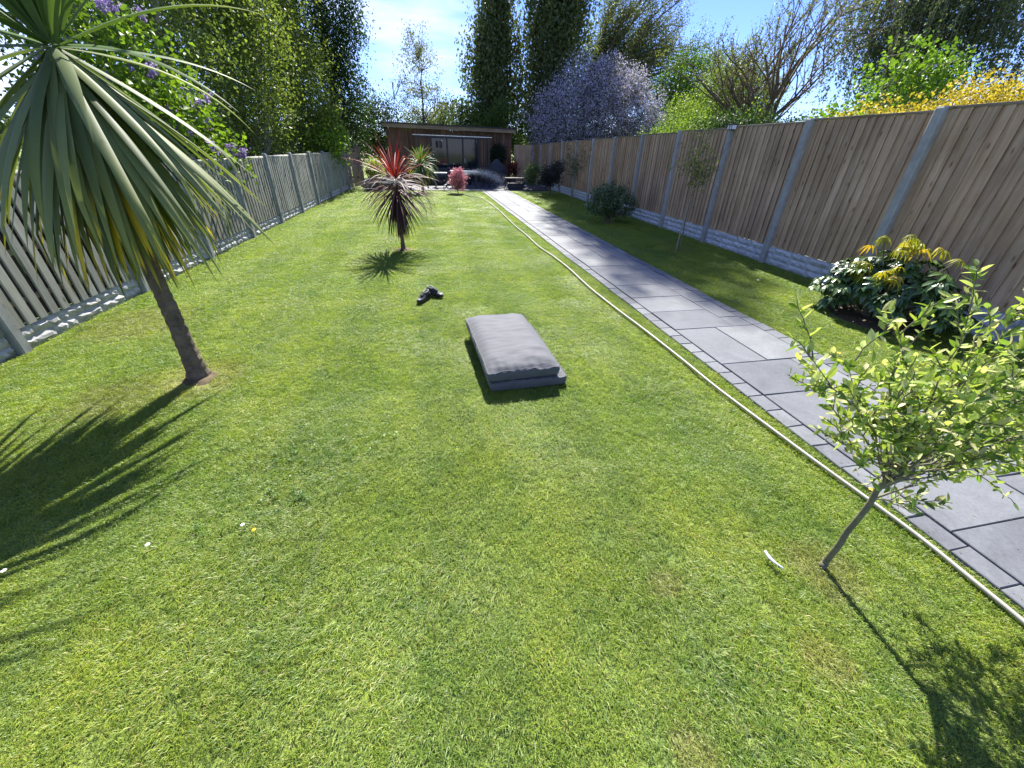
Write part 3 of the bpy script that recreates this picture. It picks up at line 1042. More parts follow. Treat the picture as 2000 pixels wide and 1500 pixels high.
# ================================================================== TREES BEYOND THE LEFT FENCE
DG1, DG2 = (0.028, 0.062, 0.014), (0.085, 0.15, 0.026)
LG1, LG2 = (0.075, 0.12, 0.03), (0.27, 0.34, 0.08)
HG = 'leafy trees beyond the slat fence'
tree('hedgerow_tree', 'tall leafy tree with upright pale stems, nearest behind the lilac', 'tree', (-5.6, 11.4, 0),
     [((0, 0, 3.2), (2.0, 1.8, 2.6)), ((-0.4, 0.4, 6.2), (1.9, 1.9, 2.6)), ((0.7, -0.4, 4.6), (1.4, 1.3, 2.2))], 8.5, 0.13, 900, 34, 0.22, 0.085, 0.05, LG1, LG2,
     bark='bark_pale', nlimb=60, trunk_n=4, up=0.6, group=HG, shell=0.35, fork=0.3)
tree('hedgerow_tree', 'tall light green tree in the middle of the row behind the slat fence', 'tree', (-5.25, 14.6, 0),
     [((0, 0, 3.2), (1.9, 1.8, 2.7)), ((0.2, 0.2, 6.6), (1.7, 1.8, 2.6)), ((0.9, -0.3, 4.2), (1.2, 1.2, 2.0))], 9.2, 0.13, 1000, 34, 0.22, 0.09, 0.055, LG1, (0.29, 0.35, 0.08),
     bark='bark_pale', nlimb=60, trunk_n=4, up=0.6, group=HG, shell=0.35, fork=0.3)
tree('hedgerow_tree', 'yellow-green tree hanging over the fence just left of the dark evergreen', 'tree', (-5.0, 18.0, 0),
     [((0, 0, 3.0), (1.9, 2.0, 2.7)), ((0.0, 0.2, 6.4), (1.9, 1.8, 2.9)), ((1.0, 0.4, 3.4), (1.0, 1.2, 1.9))], 9.2, 0.14, 1000, 34, 0.24, 0.10, 0.06, LG1, (0.32, 0.37, 0.08),
     bark='bark_pale', nlimb=50, trunk_n=3, up=0.4, group=HG, shell=0.35, fork=0.3)
tree('evergreen_tree', 'tall dark green tree ending the row on the left of the open sky', 'tree', (-4.1, 22.6, 0),
     [((0, 0, 3.4), (1.9, 2.0, 3.0)), ((0.15, 0, 7.0), (1.9, 1.9, 3.2)), ((0.1, 0, 10.5), (1.3, 1.3, 2.4)), ((1.2, -0.2, 6.4), (1.0, 1.0, 1.8)), ((1.0, 0.2, 3.6), (0.9, 1.0, 1.5))], 12.5, 0.2, 1300, 34, 0.25, 0.12, 0.06,
     (0.016, 0.042, 0.014), (0.06, 0.11, 0.028), nlimb=40, droop=0.5, shell=0.45, rough=0.5)
tree('ivy_shrub', 'bright green climber spilling over the end of the slat fence', 'shrub', (-3.9, 19.4, 0),
     [((0.35, 0, 2.0), (0.6, 1.0, 1.0)), ((0.2, -1.2, 1.7), (0.55, 0.8, 0.8))], 2.6, 0.04, 160, 30, 0.12, 0.11, 0.08, (0.10, 0.19, 0.03), (0.24, 0.36, 0.05), nlimb=14)
tree('dark_tree', 'dark glossy tree seen through the palm leaves at the far left', 'tree', (-8.6, 8.6, 0),
     [((0, 0, 3.0), (1.8, 1.7, 1.7)), ((-0.4, 0.3, 5.0), (1.8, 1.6, 1.5))], 6.4, 0.16, 300, 30, 0.24, 0.12, 0.07, (0.02, 0.045, 0.015), (0.09, 0.15, 0.03), nlimb=30, gap=0.15)
lil, lcc = tree('lilac_bush', 'lilac bush with drooping purple flower heads behind the palm', 'bush', (-4.75, 8.9, 0),
     [((0, 0, 1.9), (1.15, 1.3, 0.9)), ((0.15, -0.3, 2.7), (0.9, 0.9, 0.65)), ((0.55, 0.6, 1.6), (0.7, 0.9, 0.7))], 3.2, 0.06, 420, 20, 0.15, 0.10, 0.075,
     (0.05, 0.11, 0.018), (0.28, 0.42, 0.04), nlimb=24, trunk_n=3, shell=0.5)
r_ = np.random.default_rng(5)
heads = [c for c in lcc if c[0] > 0.0 or c[1] < 0.2]
fp_ = MB()
PV = []; PD = []
for i in range(95):
    c = heads[int(r_.integers(0, len(heads)))] * 1.06 + np.array([0.12, -0.12, 0.0])
    n = 90
    t_ = r_.random(n) ** 0.8
    PV.append(c + np.stack([r_.normal(0, 0.045, n) * (1.1 - t_), r_.normal(0, 0.045, n) * (1.1 - t_), -0.16 * t_ + 0.08], 1))
PV = np.concatenate(PV); n = len(PV)
V, F, C = leaf_quads(PV, r_.normal(size=(n, 3)), r_.normal(size=(n, 3)), np.full(n, 0.036), np.full(n, 0.032), cols(r_, n, (0.30, 0.20, 0.46), (0.6, 0.48, 0.76), 0.15), 0.1)
o = obj('blossom', mesh_np('blossom', V, F, C), M['blossom'], lil); o['kind'] = 'stuff'

# ================================================================== TREES BEYOND THE GARDEN ROOM
tree('slender_tree', 'slim thinly leaved tree standing against the white cloud behind the garden room', 'tree', (0.15, 29.5, 0),
     [((0, 0, 5.4), (1.35, 1.3, 1.5)), ((0, 0, 6.7), (0.8, 0.8, 0.9)), ((0.1, 0, 4.0), (1.5, 1.2, 0.9))], 7.6, 0.10, 210, 20, 0.16, 0.12, 0.055, (0.10, 0.12, 0.04), (0.28, 0.29, 0.11), nlimb=60, sub=1, up=0.7, fork=0.4, limb_r=0.22)
tree('bare_sapling', 'almost bare thin sapling left of the slim tree behind the garden room', 'tree', (-1.2, 29.5, 0),
     [((0, 0, 4.3), (0.9, 0.6, 1.0)), ((-0.3, 0, 3.2), (0.9, 0.6, 0.9))], 5.3, 0.04, 30, 8, 0.1, 0.09, 0.05, (0.12, 0.12, 0.05), (0.25, 0.22, 0.1), nlimb=30, sub=2, up=0.7, limb_r=0.25)
tree('dark_shrub', 'dark rounded shrub at the left corner of the garden room roof', 'shrub', (-2.2, 28.6, 0),
     [((0, 0, 2.6), (1.1, 1.2, 1.7)), ((-1.2, 0, 2.4), (1.2, 1.2, 1.5))], 4.0, 0.1, 300, 30, 0.2, 0.12, 0.07, (0.018, 0.036, 0.014), (0.07, 0.10, 0.03), nlimb=10)
tree('leafy_shrub', 'grey-green leafy shrub showing above the middle of the flat roof', 'shrub', (0.6, 32.5, 0),
     [((-0.8, 0, 2.4), (1.6, 1.0, 1.5)), ((0.8, 0, 2.3), (1.4, 1.0, 1.3))], 4.0, 0.1, 320, 30, 0.2, 0.12, 0.07, (0.045, 0.075, 0.025), (0.16, 0.20, 0.07), nlimb=10)
tree('dark_shrub', 'dark conifer hedge between the slim tree and the poplars', 'hedge', (2.9, 31.0, 0),
     [((-0.6, 0, 2.6), (1.3, 1.0, 1.8)), ((0.8, 0, 2.5), (1.2, 1.0, 1.9))], 4.6, 0.1, 380, 32, 0.18, 0.11, 0.05, (0.014, 0.03, 0.018), (0.045, 0.075, 0.03), nlimb=10, up=0.9)
tree('leafy_shrub', 'light green shrub above the right end of the garden room roof', 'shrub', (4.7, 29.6, 0),
     [((-0.6, 0, 2.4), (1.2, 1.0, 1.4)), ((0.7, 0, 2.7), (1.2, 1.0, 1.6))], 4.4, 0.1, 360, 30, 0.2, 0.12, 0.075, (0.05, 0.10, 0.02), (0.17, 0.25, 0.05), nlimb=10)
# poplars: narrow upright crowns running out of the picture
def poplar(label, x, y, H, rad, ncl, seed, dens=30):
    bl = []
    for k in range(9):
        u = k / 8; z = 2.2 + (H - 3.5) * u
        top_ = 1.0
        bl.append(((random.uniform(-.3, .3) + (0.7 if (z > 13 and H > 20) else 0), random.uniform(-.3, .3), z), (top_ * rad * (0.72 + 0.5 * math.sin(math.pi * min(1, u + 0.15))), rad * (0.72 + 0.5 * math.sin(math.pi * min(1, u + 0.15))), H / 11)))
    return tree('poplar_tree', label, 'tree', (x, y, 0), bl, H, 0.35, ncl, dens, 0.27, 0.20, 0.12, (0.055, 0.08, 0.035), (0.20, 0.24, 0.09), nlimb=70, up=1.3, stretch=(0.7, 0.7, 2.2), fork=0.5, limb_r=0.35, sub=1, shell=0.3, rough=0.55, seed=seed)
random.seed(3)
poplar('tall narrow poplar with sky gaps, left of the two behind the garden room', 5.1, 33.0, 13.5, 1.5, 950, 31, 28)
poplar('tallest and darkest poplar with dense upright branches, behind the blossom tree', 9.0, 32.0, 26.5, 2.15, 2600, 32)

# ================================================================== TREES BEYOND THE RIGHT FENCE
bl_t, bcc = tree('blossom_tree', 'round tree smothered in pale mauve blossom behind the board fence', 'tree', (9.2, 24.4, 0),
     [((0, 0, 3.3), (3.0, 2.6, 2.3)), ((-1.5, -0.4, 2.7), (2.0, 2.0, 1.9)), ((2.1, -0.2, 2.8), (2.0, 2.0, 1.9)), ((0.4, 0, 4.6), (2.0, 1.7, 1.2))], 5.8, 0.16, 1150, 22, 0.2, 0.09, 0.06,
     (0.03, 0.055, 0.02), (0.11, 0.15, 0.045), nlimb=30, shell=0.55)
add_blossom(bl_t, 9, bcc, 52000, 0.21, 0.068, (0.36, 0.32, 0.46), (0.68, 0.63, 0.76))
# spreading tree: long fanning limbs with small fresh leaves
def fan_tree():
    t = thing('spreading_tree', 'high tree with long fanning limbs and small fresh leaves right of the poplars', 'tree', (11.6, 33.0, 0))
    random.seed(21); mb = MB(); cl = []
    limb(mb, (0, 0, 0), (0.2, 0, 5.0), 0.36, 0.28, 0, 4, 9, 0.01)
    for i in range(70):
        a = random.uniform(-0.4, 1.3)
        el = random.uniform(0.2, 1.25)
        L = random.uniform(4.5, 9.0) * (1.0 if a > 0.1 else 0.75)
        d = Vector((math.sin(a) * math.cos(el) + 0.55 * math.cos(el), random.uniform(-0.5, 0.5), math.sin(el))).normalized()
        s = Vector((0.15, 0, random.uniform(3.4, 5.2)))
        pts = limb(mb, s, s + d * L, random.uniform(0.10, 0.22), 0.02, 0.06, 7, 6, 0.02)
        for j in range(2, 8):
            for _ in range(3):
                dd = (d + Vector((random.gauss(0, .55), random.gauss(0, .5), random.gauss(0, .45)))).normalized()
                l2 = random.uniform(0.6, 1.7)
                p2 = limb(mb, pts[j], pts[j] + dd * l2, 0.022, 0.005, 0.05, 3, 3, 0.05)
                for q in p2[1:]: cl.append(q)
    mb.build('trunk', M['bark'], t, smooth=True)
    r = np.random.default_rng(4); cc = np.array([tuple(c) for c in cl]); per = 15
    n = len(cc) * per; P = np.repeat(cc, per, 0) + r.normal(size=(n, 3)) * 0.19
    D = r.normal(size=(n, 3)); Nn = r.normal(size=(n, 3)); Nn[:, 2] += 1
    V, F, C = leaf_quads(P, D, Nn, r.uniform(.08, .15, n), r.uniform(.05, .08, n), cols(r, n, (0.06, 0.09, 0.03), (0.22, 0.24, 0.08)))
    obj('crown', mesh_np('crown', V, F, C), M['leaf'], t)
fan_tree()
tree('green_tree', 'dense rounded mid green tree right of the blossom tree', 'tree', (16.0, 26.0, 0),
     [((0, 0, 4.9), (2.1, 1.9, 2.2)), ((-1.1, 0, 3.8), (1.9, 1.7, 2.0)), ((0.9, 0, 3.2), (2.2, 1.8, 2.0))], 7.2, 0.16, 950, 36, 0.22, 0.11, 0.07, (0.06, 0.12, 0.02), (0.22, 0.36, 0.05), nlimb=16)
tree('green_tree', 'pale green small-leaved tree in front of the rounded green one', 'tree', (14.2, 20.2, 0),
     [((0, 0, 3.3), (2.0, 1.8, 1.9)), ((-1.5, 0, 2.6), (1.5, 1.4, 1.5)), ((1.3, 0, 3.1), (1.6, 1.5, 1.8)), ((0.4, 0, 4.4), (1.4, 1.3, 1.0))], 5.6, 0.13, 1000, 36, 0.2, 0.085, 0.055, (0.10, 0.17, 0.03), (0.33, 0.44, 0.09), nlimb=20)
tree('fresh_shrub', 'yellow-green shrub low behind the fence below the blossom tree', 'shrub', (10.6, 18.4, 0),
     [((0, 0, 1.9), (1.2, 1.2, 1.0)), ((1.2, 0, 1.8), (0.9, 0.9, 0.9))], 3.0, 0.06, 240, 30, 0.17, 0.10, 0.07, (0.08, 0.15, 0.02), (0.24, 0.36, 0.05), nlimb=14)
tree('conifer_hedge', 'flat dark conifer top resting just above the fence by the solar light', 'hedge', (8.75, 12.2, 0),
     [((0, 0, 1.9), (1.0, 1.0, 0.75)), ((0.9, -0.4, 1.9), (1.0, 0.9, 0.75))], 2.6, 0.06, 380, 34, 0.12, 0.08, 0.03, (0.015, 0.035, 0.016), (0.05, 0.09, 0.03), nlimb=14)
tree('hedge_row', 'thick green hedge growing behind the middle of the board fence', 'hedge', (10.3, 14.2, 0),
     [((-0.8, 0.4, 1.7), (1.2, 1.0, 1.1)), ((0.8, 0, 1.8), (1.3, 1.0, 1.2)), ((2.2, -0.8, 1.7), (1.2, 1.0, 1.2))], 3.0, 0.06, 460, 32, 0.18, 0.09, 0.06, (0.09, 0.16, 0.03), (0.28, 0.38, 0.07), nlimb=16)


def twig_tree(name, label, base, H, spread, seed, leaves, lc, lsize, bark='bark', levels=4, r0=0.12, lean=(0, 0), first=0.18, nmain=7, group=None, cat='tree'):
    """recursive open branching with sparse leaves at the tips"""
    t = thing(name, label, cat, base, 0, group)
    random.seed(seed); mb = MB(); tips = []
    def grow(p, d, L, rad, lev):
        pts = [p]; dd = d.copy()
        n = 4
        for i in range(n):
            dd = (dd + Vector((random.gauss(0, .13), random.gauss(0, .13), random.gauss(0.05, .08)))).normalized()
            pts.append(pts[-1] + dd * L / n)
        mb.tube(pts, [rad * (1 - 0.5 * i / n) for i in range(n + 1)], 6 if lev < 2 else 3, cap=False)
        if lev >= 2: tips.extend(pts[1:])
        if lev >= levels: return
        k = random.choice((2, 3, 3)) if lev else nmain
        for i in range(k):
            u = random.uniform(0.35, 1.0) if lev else random.uniform(0.6, 1.0)
            q = pts[min(n, max(1, int(round(u * n))))]
            a = random.uniform(0, 6.283)
            side = Vector((math.cos(a), math.sin(a), random.uniform(-0.1, 0.5)))
            nd_ = (dd * 0.85 + side * spread).normalized()
            grow(q, nd_, L * random.uniform(0.62, 0.85), rad * 0.5, lev + 1)
    grow(Vector((0, 0, -0.03)), Vector((lean[0], lean[1], 1)).normalized(), H * 0.36, r0, 0)
    mb.build('trunk', M[bark], t, smooth=True)
    r = np.random.default_rng(seed)
    cc = np.array([tuple(c) for c in tips])
    P = cc[r.integers(0, len(cc), leaves)] + r.normal(size=(leaves, 3)) * lsize * 0.6
    D = r.normal(size=(leaves, 3)); D[:, 2] += 0.3; Nn = r.normal(size=(leaves, 3)); Nn[:, 2] += 1
    sz = r.uniform(0.6, 1.2, leaves) * lsize
    V, F, C = leaf_quads(P, D, Nn, sz, sz * 0.55, cols(r, leaves, *lc))
    obj('crown', mesh_np('crown', V, F, C), M['leaf'], t)
    return t


twig_tree('bare_tree', 'large nearly bare tree with dark twisting branches above the board fence', (12.9, 14.6, 0), 7.8, 0.66, 12, 5200, ((0.09, 0.12, 0.03), (0.26, 0.30, 0.08)), 0.075, levels=5, r0=0.22, nmain=8, lean=(-0.12, 0))
twig_tree('bare_tree', 'smaller bare tree with upright twigs left of the large bare one', (13.4, 17.0, 0), 6.2, 0.55, 19, 1600, ((0.09, 0.10, 0.03), (0.22, 0.22, 0.08)), 0.07, levels=4, r0=0.16, lean=(-0.25, 0))
# weeping birch
def birch():
    t = thing('weeping_birch', 'large weeping birch with curtains of drooping dark leaves, upper right', 'tree', (18.6, 15.6, 0))
    random.seed(5); mb = MB(); cl = []
    limb(mb, (0, 0, 0), (0.2, 0, 8.5), 0.24, 0.05, 0, 8, 8, 0.01)
    for i in range(62):
        a = random.uniform(0, 6.283); z0 = random.uniform(3.4, 8.4)
        L = random.uniform(1.6, 3.6)
        e = Vector((math.cos(a) * L, math.sin(a) * L, z0 + random.uniform(0.3, 1.6)))
        pts = limb(mb, (0.1, 0, z0), e, 0.05, 0.012, 0.16, 6, 4, 0.03)
        for p in pts[2:]:
            for _ in range(5):
                h = random.uniform(0.6, 2.2)
                q = p + Vector((random.gauss(0, .3), random.gauss(0, .3), 0))
                if q.z - h < 2.6: h = max(0.3, q.z - 2.6)
                slant = random.uniform(0.15, 0.45)
                e2 = q + Vector((slant * h * 0.5 + random.gauss(0, .1), random.gauss(0, .1), -h))
                mb.tube([p, q, e2], [0.006, 0.005, 0.003], 3, cap=False)
                for k in range(int(h * 9)):
                    cl.append(q.lerp(e2, random.random()))
    mb.build('trunk', M['bark_pale'], t, smooth=True)
    r = np.random.default_rng(4); cc = np.array([tuple(c) for c in cl]); per = 3
    n = len(cc) * per; P = np.repeat(cc, per, 0) + r.normal(size=(n, 3)) * 0.05
    D = r.normal(size=(n, 3)); D[:, 2] -= 1.4; Nn = r.normal(size=(n, 3))
    V, F, C = leaf_quads(P, D, Nn, r.uniform(.07, .12, n), r.uniform(.045, .07, n), cols(r, n, (0.04, 0.065, 0.03), (0.15, 0.19, 0.08)))
    obj('crown', mesh_np('crown', V, F, C), M['leaf'], t)
birch()
tree('maple_tree', 'young tree with fresh lime green leaves between the bare tree and the yellow shrub', 'tree', (10.2, 9.0, 0),
     [((0, 0, 2.6), (0.95, 0.9, 0.75)), ((-0.7, 0.2, 2.1), (0.7, 0.7, 0.6)), ((0.8, -0.2, 3.0), (0.6, 0.6, 0.75)), ((0.3, 0, 3.5), (0.45, 0.45, 0.45))], 3.9, 0.06, 230, 22, 0.14, 0.095, 0.075,
     (0.10, 0.20, 0.02), (0.27, 0.42, 0.05), bark='bark_pale', nlimb=36, gap=0.05, shell=0.3)
tree('golden_shrub', 'bright golden yellow shrub rising above the nearest fence panels', 'shrub', (8.7, 5.9, 0),
     [((0, 0, 1.9), (1.2, 0.9, 0.85)), ((0.3, -1.0, 1.7), (0.9, 0.8, 0.75)), ((1.5, -0.5, 2.0), (1.2, 1.0, 0.9)), ((-0.6, 0.9, 1.75), (0.9, 0.9, 0.75))], 2.8, 0.06, 1500, 40, 0.13, 0.052, 0.038,
     (0.30, 0.24, 0.03), (0.66, 0.50, 0.07), nlimb=20)
# far tree line closing the view
def tree_line():
    r = np.random.default_rng(8); n = 60000
    ang = r.uniform(-2.4, 2.6, n); rad = r.uniform(46, 60, n)
    x, y = np.sin(ang) * rad + 3, np.cos(ang) * rad
    top = np.array([3.6 + 2.4 * mnoise.noise((a * 9, 1.5, 0)) + 1.3 * mnoise.noise((a * 31, 7.5, 0)) for a in ang])
    z = top * r.random(n) ** 0.6
    P = np.stack([x, y, z], 1)
    V, F, C = leaf_quads(P, r.normal(size=(n, 3)), r.normal(size=(n, 3)) + np.array([0, 0, 1.]), r.uniform(.3, .6, n), r.uniform(.25, .4, n), cols(r, n, (0.03, 0.06, 0.02), (0.12, 0.17, 0.05)))
    o = obj('distant_trees', mesh_np('distant_trees', V, F, C), M['leaf'])
    tag(o, 'low far tree line closing the gaps between the nearer trees', 'woodland', kind='stuff')
tree_line()


# ================================================================== GARDEN ROOM
GY = 25.0
RX0, RX1 = -1.80, 4.85
room = thing('garden_room', 'long low cedar-clad garden room with a flat dark roof and glazed doors', 'building', ((RX0 + RX1) / 2, GY, 0))
cx = (RX0 + RX1) / 2; W = RX1 - RX0
HL, HR_ = 2.50, 2.38                       # wall height left and right (roof falls to the right)
def rh(x): return HL + (HR_ - HL) * (x - RX0) / W
# openings
OX0, OX1, OZ1 = 0.45, 3.0, 2.12
MB().box((0, 1.75, 1.19), (W - 0.06, 3.44, 2.36)).build('wall', M['charcoal'], room)
bw = 0.118
x = RX0
RB = random.Random(4)
i = 0
while x < RX1 - 0.02:
    w = min(bw, RX1 - x)
    xc = x + w / 2
    prd = RB.choice((0.0, 0.006, 0.003))
    z1 = rh(xc)
    if OX0 - 0.04 < xc < OX1 + 0.04:
        z0 = OZ1 + 0.05
    else: z0 = 0.06
    MB().box((xc - cx, -0.02 - prd / 2, (z0 + z1) / 2), (w - 0.012, 0.022 + prd, z1 - z0)).build('board', M['cedar'], room)
    x += w
# glazed doors: a fixed light with a low panel beside two taller ones
fr = MB()
for xx in (OX0, OX0 + 0.85, OX0 + 1.7, OX1): fr.box((xx - cx, -0.01, 1.09), (0.085, 0.09, 2.06))
fr.box(((OX0 + OX1) / 2 - cx, -0.012, OZ1 - 0.01), (OX1 - OX0 + 0.10, 0.094, 0.085)); fr.box(((OX0 + OX1) / 2 - cx, -0.012, 0.10), (OX1 - OX0 + 0.10, 0.094, 0.08))
fr.box((OX0 + 0.425 - cx, -0.008, 0.50), (0.77, 0.07, 0.07)); fr.box((OX0 + 1.275 - cx, -0.008, 0.50), (0.77, 0.07, 0.07))
fr.build('door_frame', M['dark_metal'], room)
for k in range(3):
    a = OX0 + 0.85 * k
    z0 = 0.54 if k < 2 else 0.14
    MB().box((a + 0.425 - cx, 0.0, (z0 + OZ1 - 0.05) / 2), (0.765, 0.012, OZ1 - 0.05 - z0)).build('pane', M['glass'], room)
    if k < 2: MB().box((a + 0.425 - cx, 0.0, 0.30), (0.765, 0.02, 0.32)).build('lower_panel', M['dark_metal'], room)
MB().box((OX0 + 1.78 - cx, -0.075, 1.05), (0.02, 0.03, 0.22)).build('door_handle', M['white'], room)
sl = math.atan((HR_ - HL) / W)
rot = Matrix.Rotation(-sl, 3, 'Y')
MB().box((0, 1.55, (HL + HR_) / 2 + 0.19), (W + 0.34, 4.1, 0.05), rot).build('roof', M['felt'], room)
MB().box((0, -0.42, (HL + HR_) / 2 + 0.08), (W + 0.28, 0.03, 0.165), rot).build('fascia', M['fascia'], room)
MB().box((0, -0.2, (HL + HR_) / 2 + 0.03), (W + 0.24, 0.42, 0.02), rot).build('soffit', M['fascia'], room)
MB().tube([(-W / 2 - 0.1, -0.46, 2.55), (-W / 2 - 0.1, -0.1, 2.5), (-W / 2 - 0.06, -0.05, 2.3), (-W / 2 - 0.06, -0.05, 0.1)], 0.03, 8).build('downpipe', M['dark_metal'], room, smooth=True)
MB().box((-W / 2 - 0.09, -0.06, 2.2), (0.12, 0.10, 0.12)).build('wall_lamp', M['white'], room)

# ---- pergola frame with retractable canopy poles
pg = thing('pergola', 'slim dark pergola frame with a white crossbeam in front of the glazed doors', 'pergola', (1.45, 22.6, 0))
for xx in (-1.68, 1.72):
    for yy in (-0.5, 1.5):
        MB().box((xx, yy, 1.05), (0.06, 0.06, 2.1)).build('post', M['dark_metal'], pg)
for yy in (1.5,):
    MB().box((0, yy, 2.12), (3.6, 0.06, 0.07)).build('beam', M['dark_metal'], pg)
MB().box((0, -0.5, 2.13), (3.75, 0.05, 0.032), Matrix.Rotation(0.012, 3, 'Y')).build('beam', M['white'], pg, label='white front crossbeam')
for xx in (-1.68, -0.9, 0.0, 0.9, 1.72):
    MB().box((xx, 0.5, 2.185), (0.05, 2.2, 0.05)).build('rafter', M['dark_metal'], pg)
lamp = thing('hanging_lantern', 'small dark lantern hanging from the pergola at its left side', 'lantern', (0.85, 22.1, 1.62))
MB().lathe([(0.02, 0.0), (0.09, 0.02), (0.09, 0.04), (0.07, 0.06), (0.07, 0.26), (0.1, 0.28), (0.02, 0.36), (0.006, 0.48)], n=10).build('body', M['dark_metal'], lamp, smooth=False)
hb = thing('hanging_basket', 'round dark leafy basket hanging on the cedar wall right of the doors', 'plant', (4.05, 24.65, 1.35))
r_ = np.random.default_rng(7)
n = 2600; P = r_.normal(size=(n, 3)) * np.array([.2, .13, .22])
V, F, C = leaf_quads(P, r_.normal(size=(n, 3)), r_.normal(size=(n, 3)), np.full(n, .09), np.full(n, .05), cols(r_, n, (.02, .035, .02), (.06, .08, .035)))
obj('foliage', mesh_np('foliage', V, F, C), M['leaf'], hb)
mb = MB(); mb.lathe([(0.05, -0.42), (0.16, -0.34), (0.22, -0.2), (0.22, -0.17)], n=12); mb.tube([(0, 0, -.2), (0, 0.02, 0.5), (0, 0.3, 0.55)], 0.012, 5)
mb.build('basket', M['dark_metal'], hb)

# ---- furniture on the patio
def table(name, label, loc, w, d, h, top_mat, leg_mat, rz=0.0, th=0.04, cat='table', group=None):
    t = thing(name, label, cat, loc, rz, group)
    MB().box((0, 0, h - th / 2), (w, d, th)).build('table_top', top_mat, t, bevel=0.004)
    for sx in (-1, 1):
        for sy in (-1, 1):
            MB().box((sx * (w / 2 - 0.06), sy * (d / 2 - 0.06), (h - th) / 2), (0.05, 0.05, h - th)).build('leg', leg_mat, t)
    MB().box((0, 0, h - th - 0.03), (w - 0.1, d - 0.1, 0.05)).build('apron', leg_mat, t)
    return t
table('garden_table', 'long garden table with a bright sunlit white top behind the pink shrub', (1.80, 20.95, 0.02), 1.25, 0.62, 0.72, M['white'], M['dark_metal'])
table('side_table', 'small low table with a white top left of the long garden table', (0.72, 21.3, 0.02), 0.62, 0.45, 0.62, M['white'], M['dark_metal'])
def sofa(label, loc, w, d=0.8, rz=0.0):
    t = thing('garden_sofa', label, 'sofa', loc, rz)
    MB().box((0, 0, 0.15), (w, d, 0.26)).build('base', M['charcoal'], t, bevel=0.02)
    n = max(1, int(w / 0.7))
    for k in range(n):
        MB().box((-w / 2 + w / n * (k + .5), -0.04, 0.355), (w / n - 0.02, d - 0.14, 0.14)).build('seat_cushion', M['charcoal'], t, bevel=0.03)
        MB().box((-w / 2 + w / n * (k + .5), d / 2 - 0.17, 0.55), (w / n - 0.03, 0.16, 0.36)).build('back_cushion', M['charcoal'], t, bevel=0.03)
    MB().box((0, d / 2 - 0.04, 0.42), (w, 0.07, 0.62)).build('backrest', M['dark_metal'], t)
    for s in (-1, 1): MB().box((s * (w / 2 - 0.04), 0, 0.32), (0.08, d, 0.58)).build('armrest', M['dark_metal'], t, bevel=0.01)
    return t
sofa('dark garden sofa behind the white-topped tables', (1.25, 22.9, 0.02), 2.1)
cb = thing('covered_barbecue', 'peaked dark fabric cover over a barbecue beside the doors', 'barbecue cover', (3.75, 23.3, 0.02))
mb = MB()
prof = [(0.42, 0.0), (0.41, 0.3), (0.44, 0.62), (0.36, 0.82), (0.20, 1.0), (0.06, 1.16)]
V = []; F = []
for r__, z in prof:
    for k in range(18):
        a = k / 18 * 6.283
        rr = r__ * (1 + 0.07 * math.sin(a * 6 + z * 3) + 0.04 * math.sin(a * 3))
        V.append((rr * math.cos(a) * 1.2, rr * math.sin(a) * 0.85, z))
for i in range(len(prof) - 1):
    for k in range(18): F.append((i * 18 + k, i * 18 + (k + 1) % 18, (i + 1) * 18 + (k + 1) % 18, (i + 1) * 18 + k))
F.append(tuple(range(5 * 18, 6 * 18)))
mb.add(V, F).build('fabric_cover', M['charcoal'], cb, smooth=True)
MB().box((0, 0, 0.04), (0.7, 0.5, 0.08)).build('base', M['dark_metal'], cb)
# bench: slatted seat on curved iron legs
bn = thing('garden_bench', 'backless garden bench with grey timber top and curved iron legs, right end of the patio', 'bench', (4.15, 20.35, 0.02), 0.06)
for k in range(3): MB().box((0, -0.14 + 0.14 * k, 0.47), (0.98, 0.125, 0.03)).build('slat', M['timber'], bn, bevel=0.003)
for s in (-1, 1):
    for q in (-1, 1):
        MB().tube([(s * 0.4, q * 0.14, 0.45), (s * 0.44, q * 0.17, 0.3), (s * 0.40, q * 0.2, 0.12), (s * 0.46, q * 0.22, 0.0)], 0.018, 6).build('leg', M['dark_metal'], bn, smooth=True)
    MB().tube([(s * 0.38, 0, 0.44), (s * 0.2, 0, 0.2), (s * 0.05, 0, 0.12)], 0.014, 6).build('scroll_brace', M['dark_metal'], bn, smooth=True)
mb = MB().box((0, 0, 0.12), (0.75, 0.3, 0.2))
bx_ = thing('storage_box', 'low dark box standing under the garden bench', 'box', (4.2, 20.4, 0.02))
mb.build('body', M['charcoal'], bx_, bevel=0.01); MB().box((0, 0, 0.235), (0.78, 0.33, 0.03)).build('lid', M['dark_metal'], bx_, bevel=0.004)
def chair(label, loc, rz):
    t = thing('garden_chair', label, 'chair', loc, rz)
    MB().box((0, 0, 0.43), (0.44, 0.44, 0.03)).build('seat', M['dark_metal'], t, bevel=0.005)
    MB().box((0, 0.21, 0.68), (0.44, 0.025, 0.40)).build('backrest', M['dark_metal'], t, bevel=0.005)
    for sx in (-1, 1):
        for sy in (-1, 1): MB().tube([(sx * .2, sy * .2, 0.0), (sx * .19, sy * .19, 0.43)], 0.014, 6).build('leg', M['dark_metal'], t)
chair('dark metal garden chair between the long table and the barbecue cover', (2.85, 21.1, 0.02), -0.4)
chair('dark metal garden chair at the right corner of the lawn by the path', (3.1, 21.7, 0.02), 0.7)
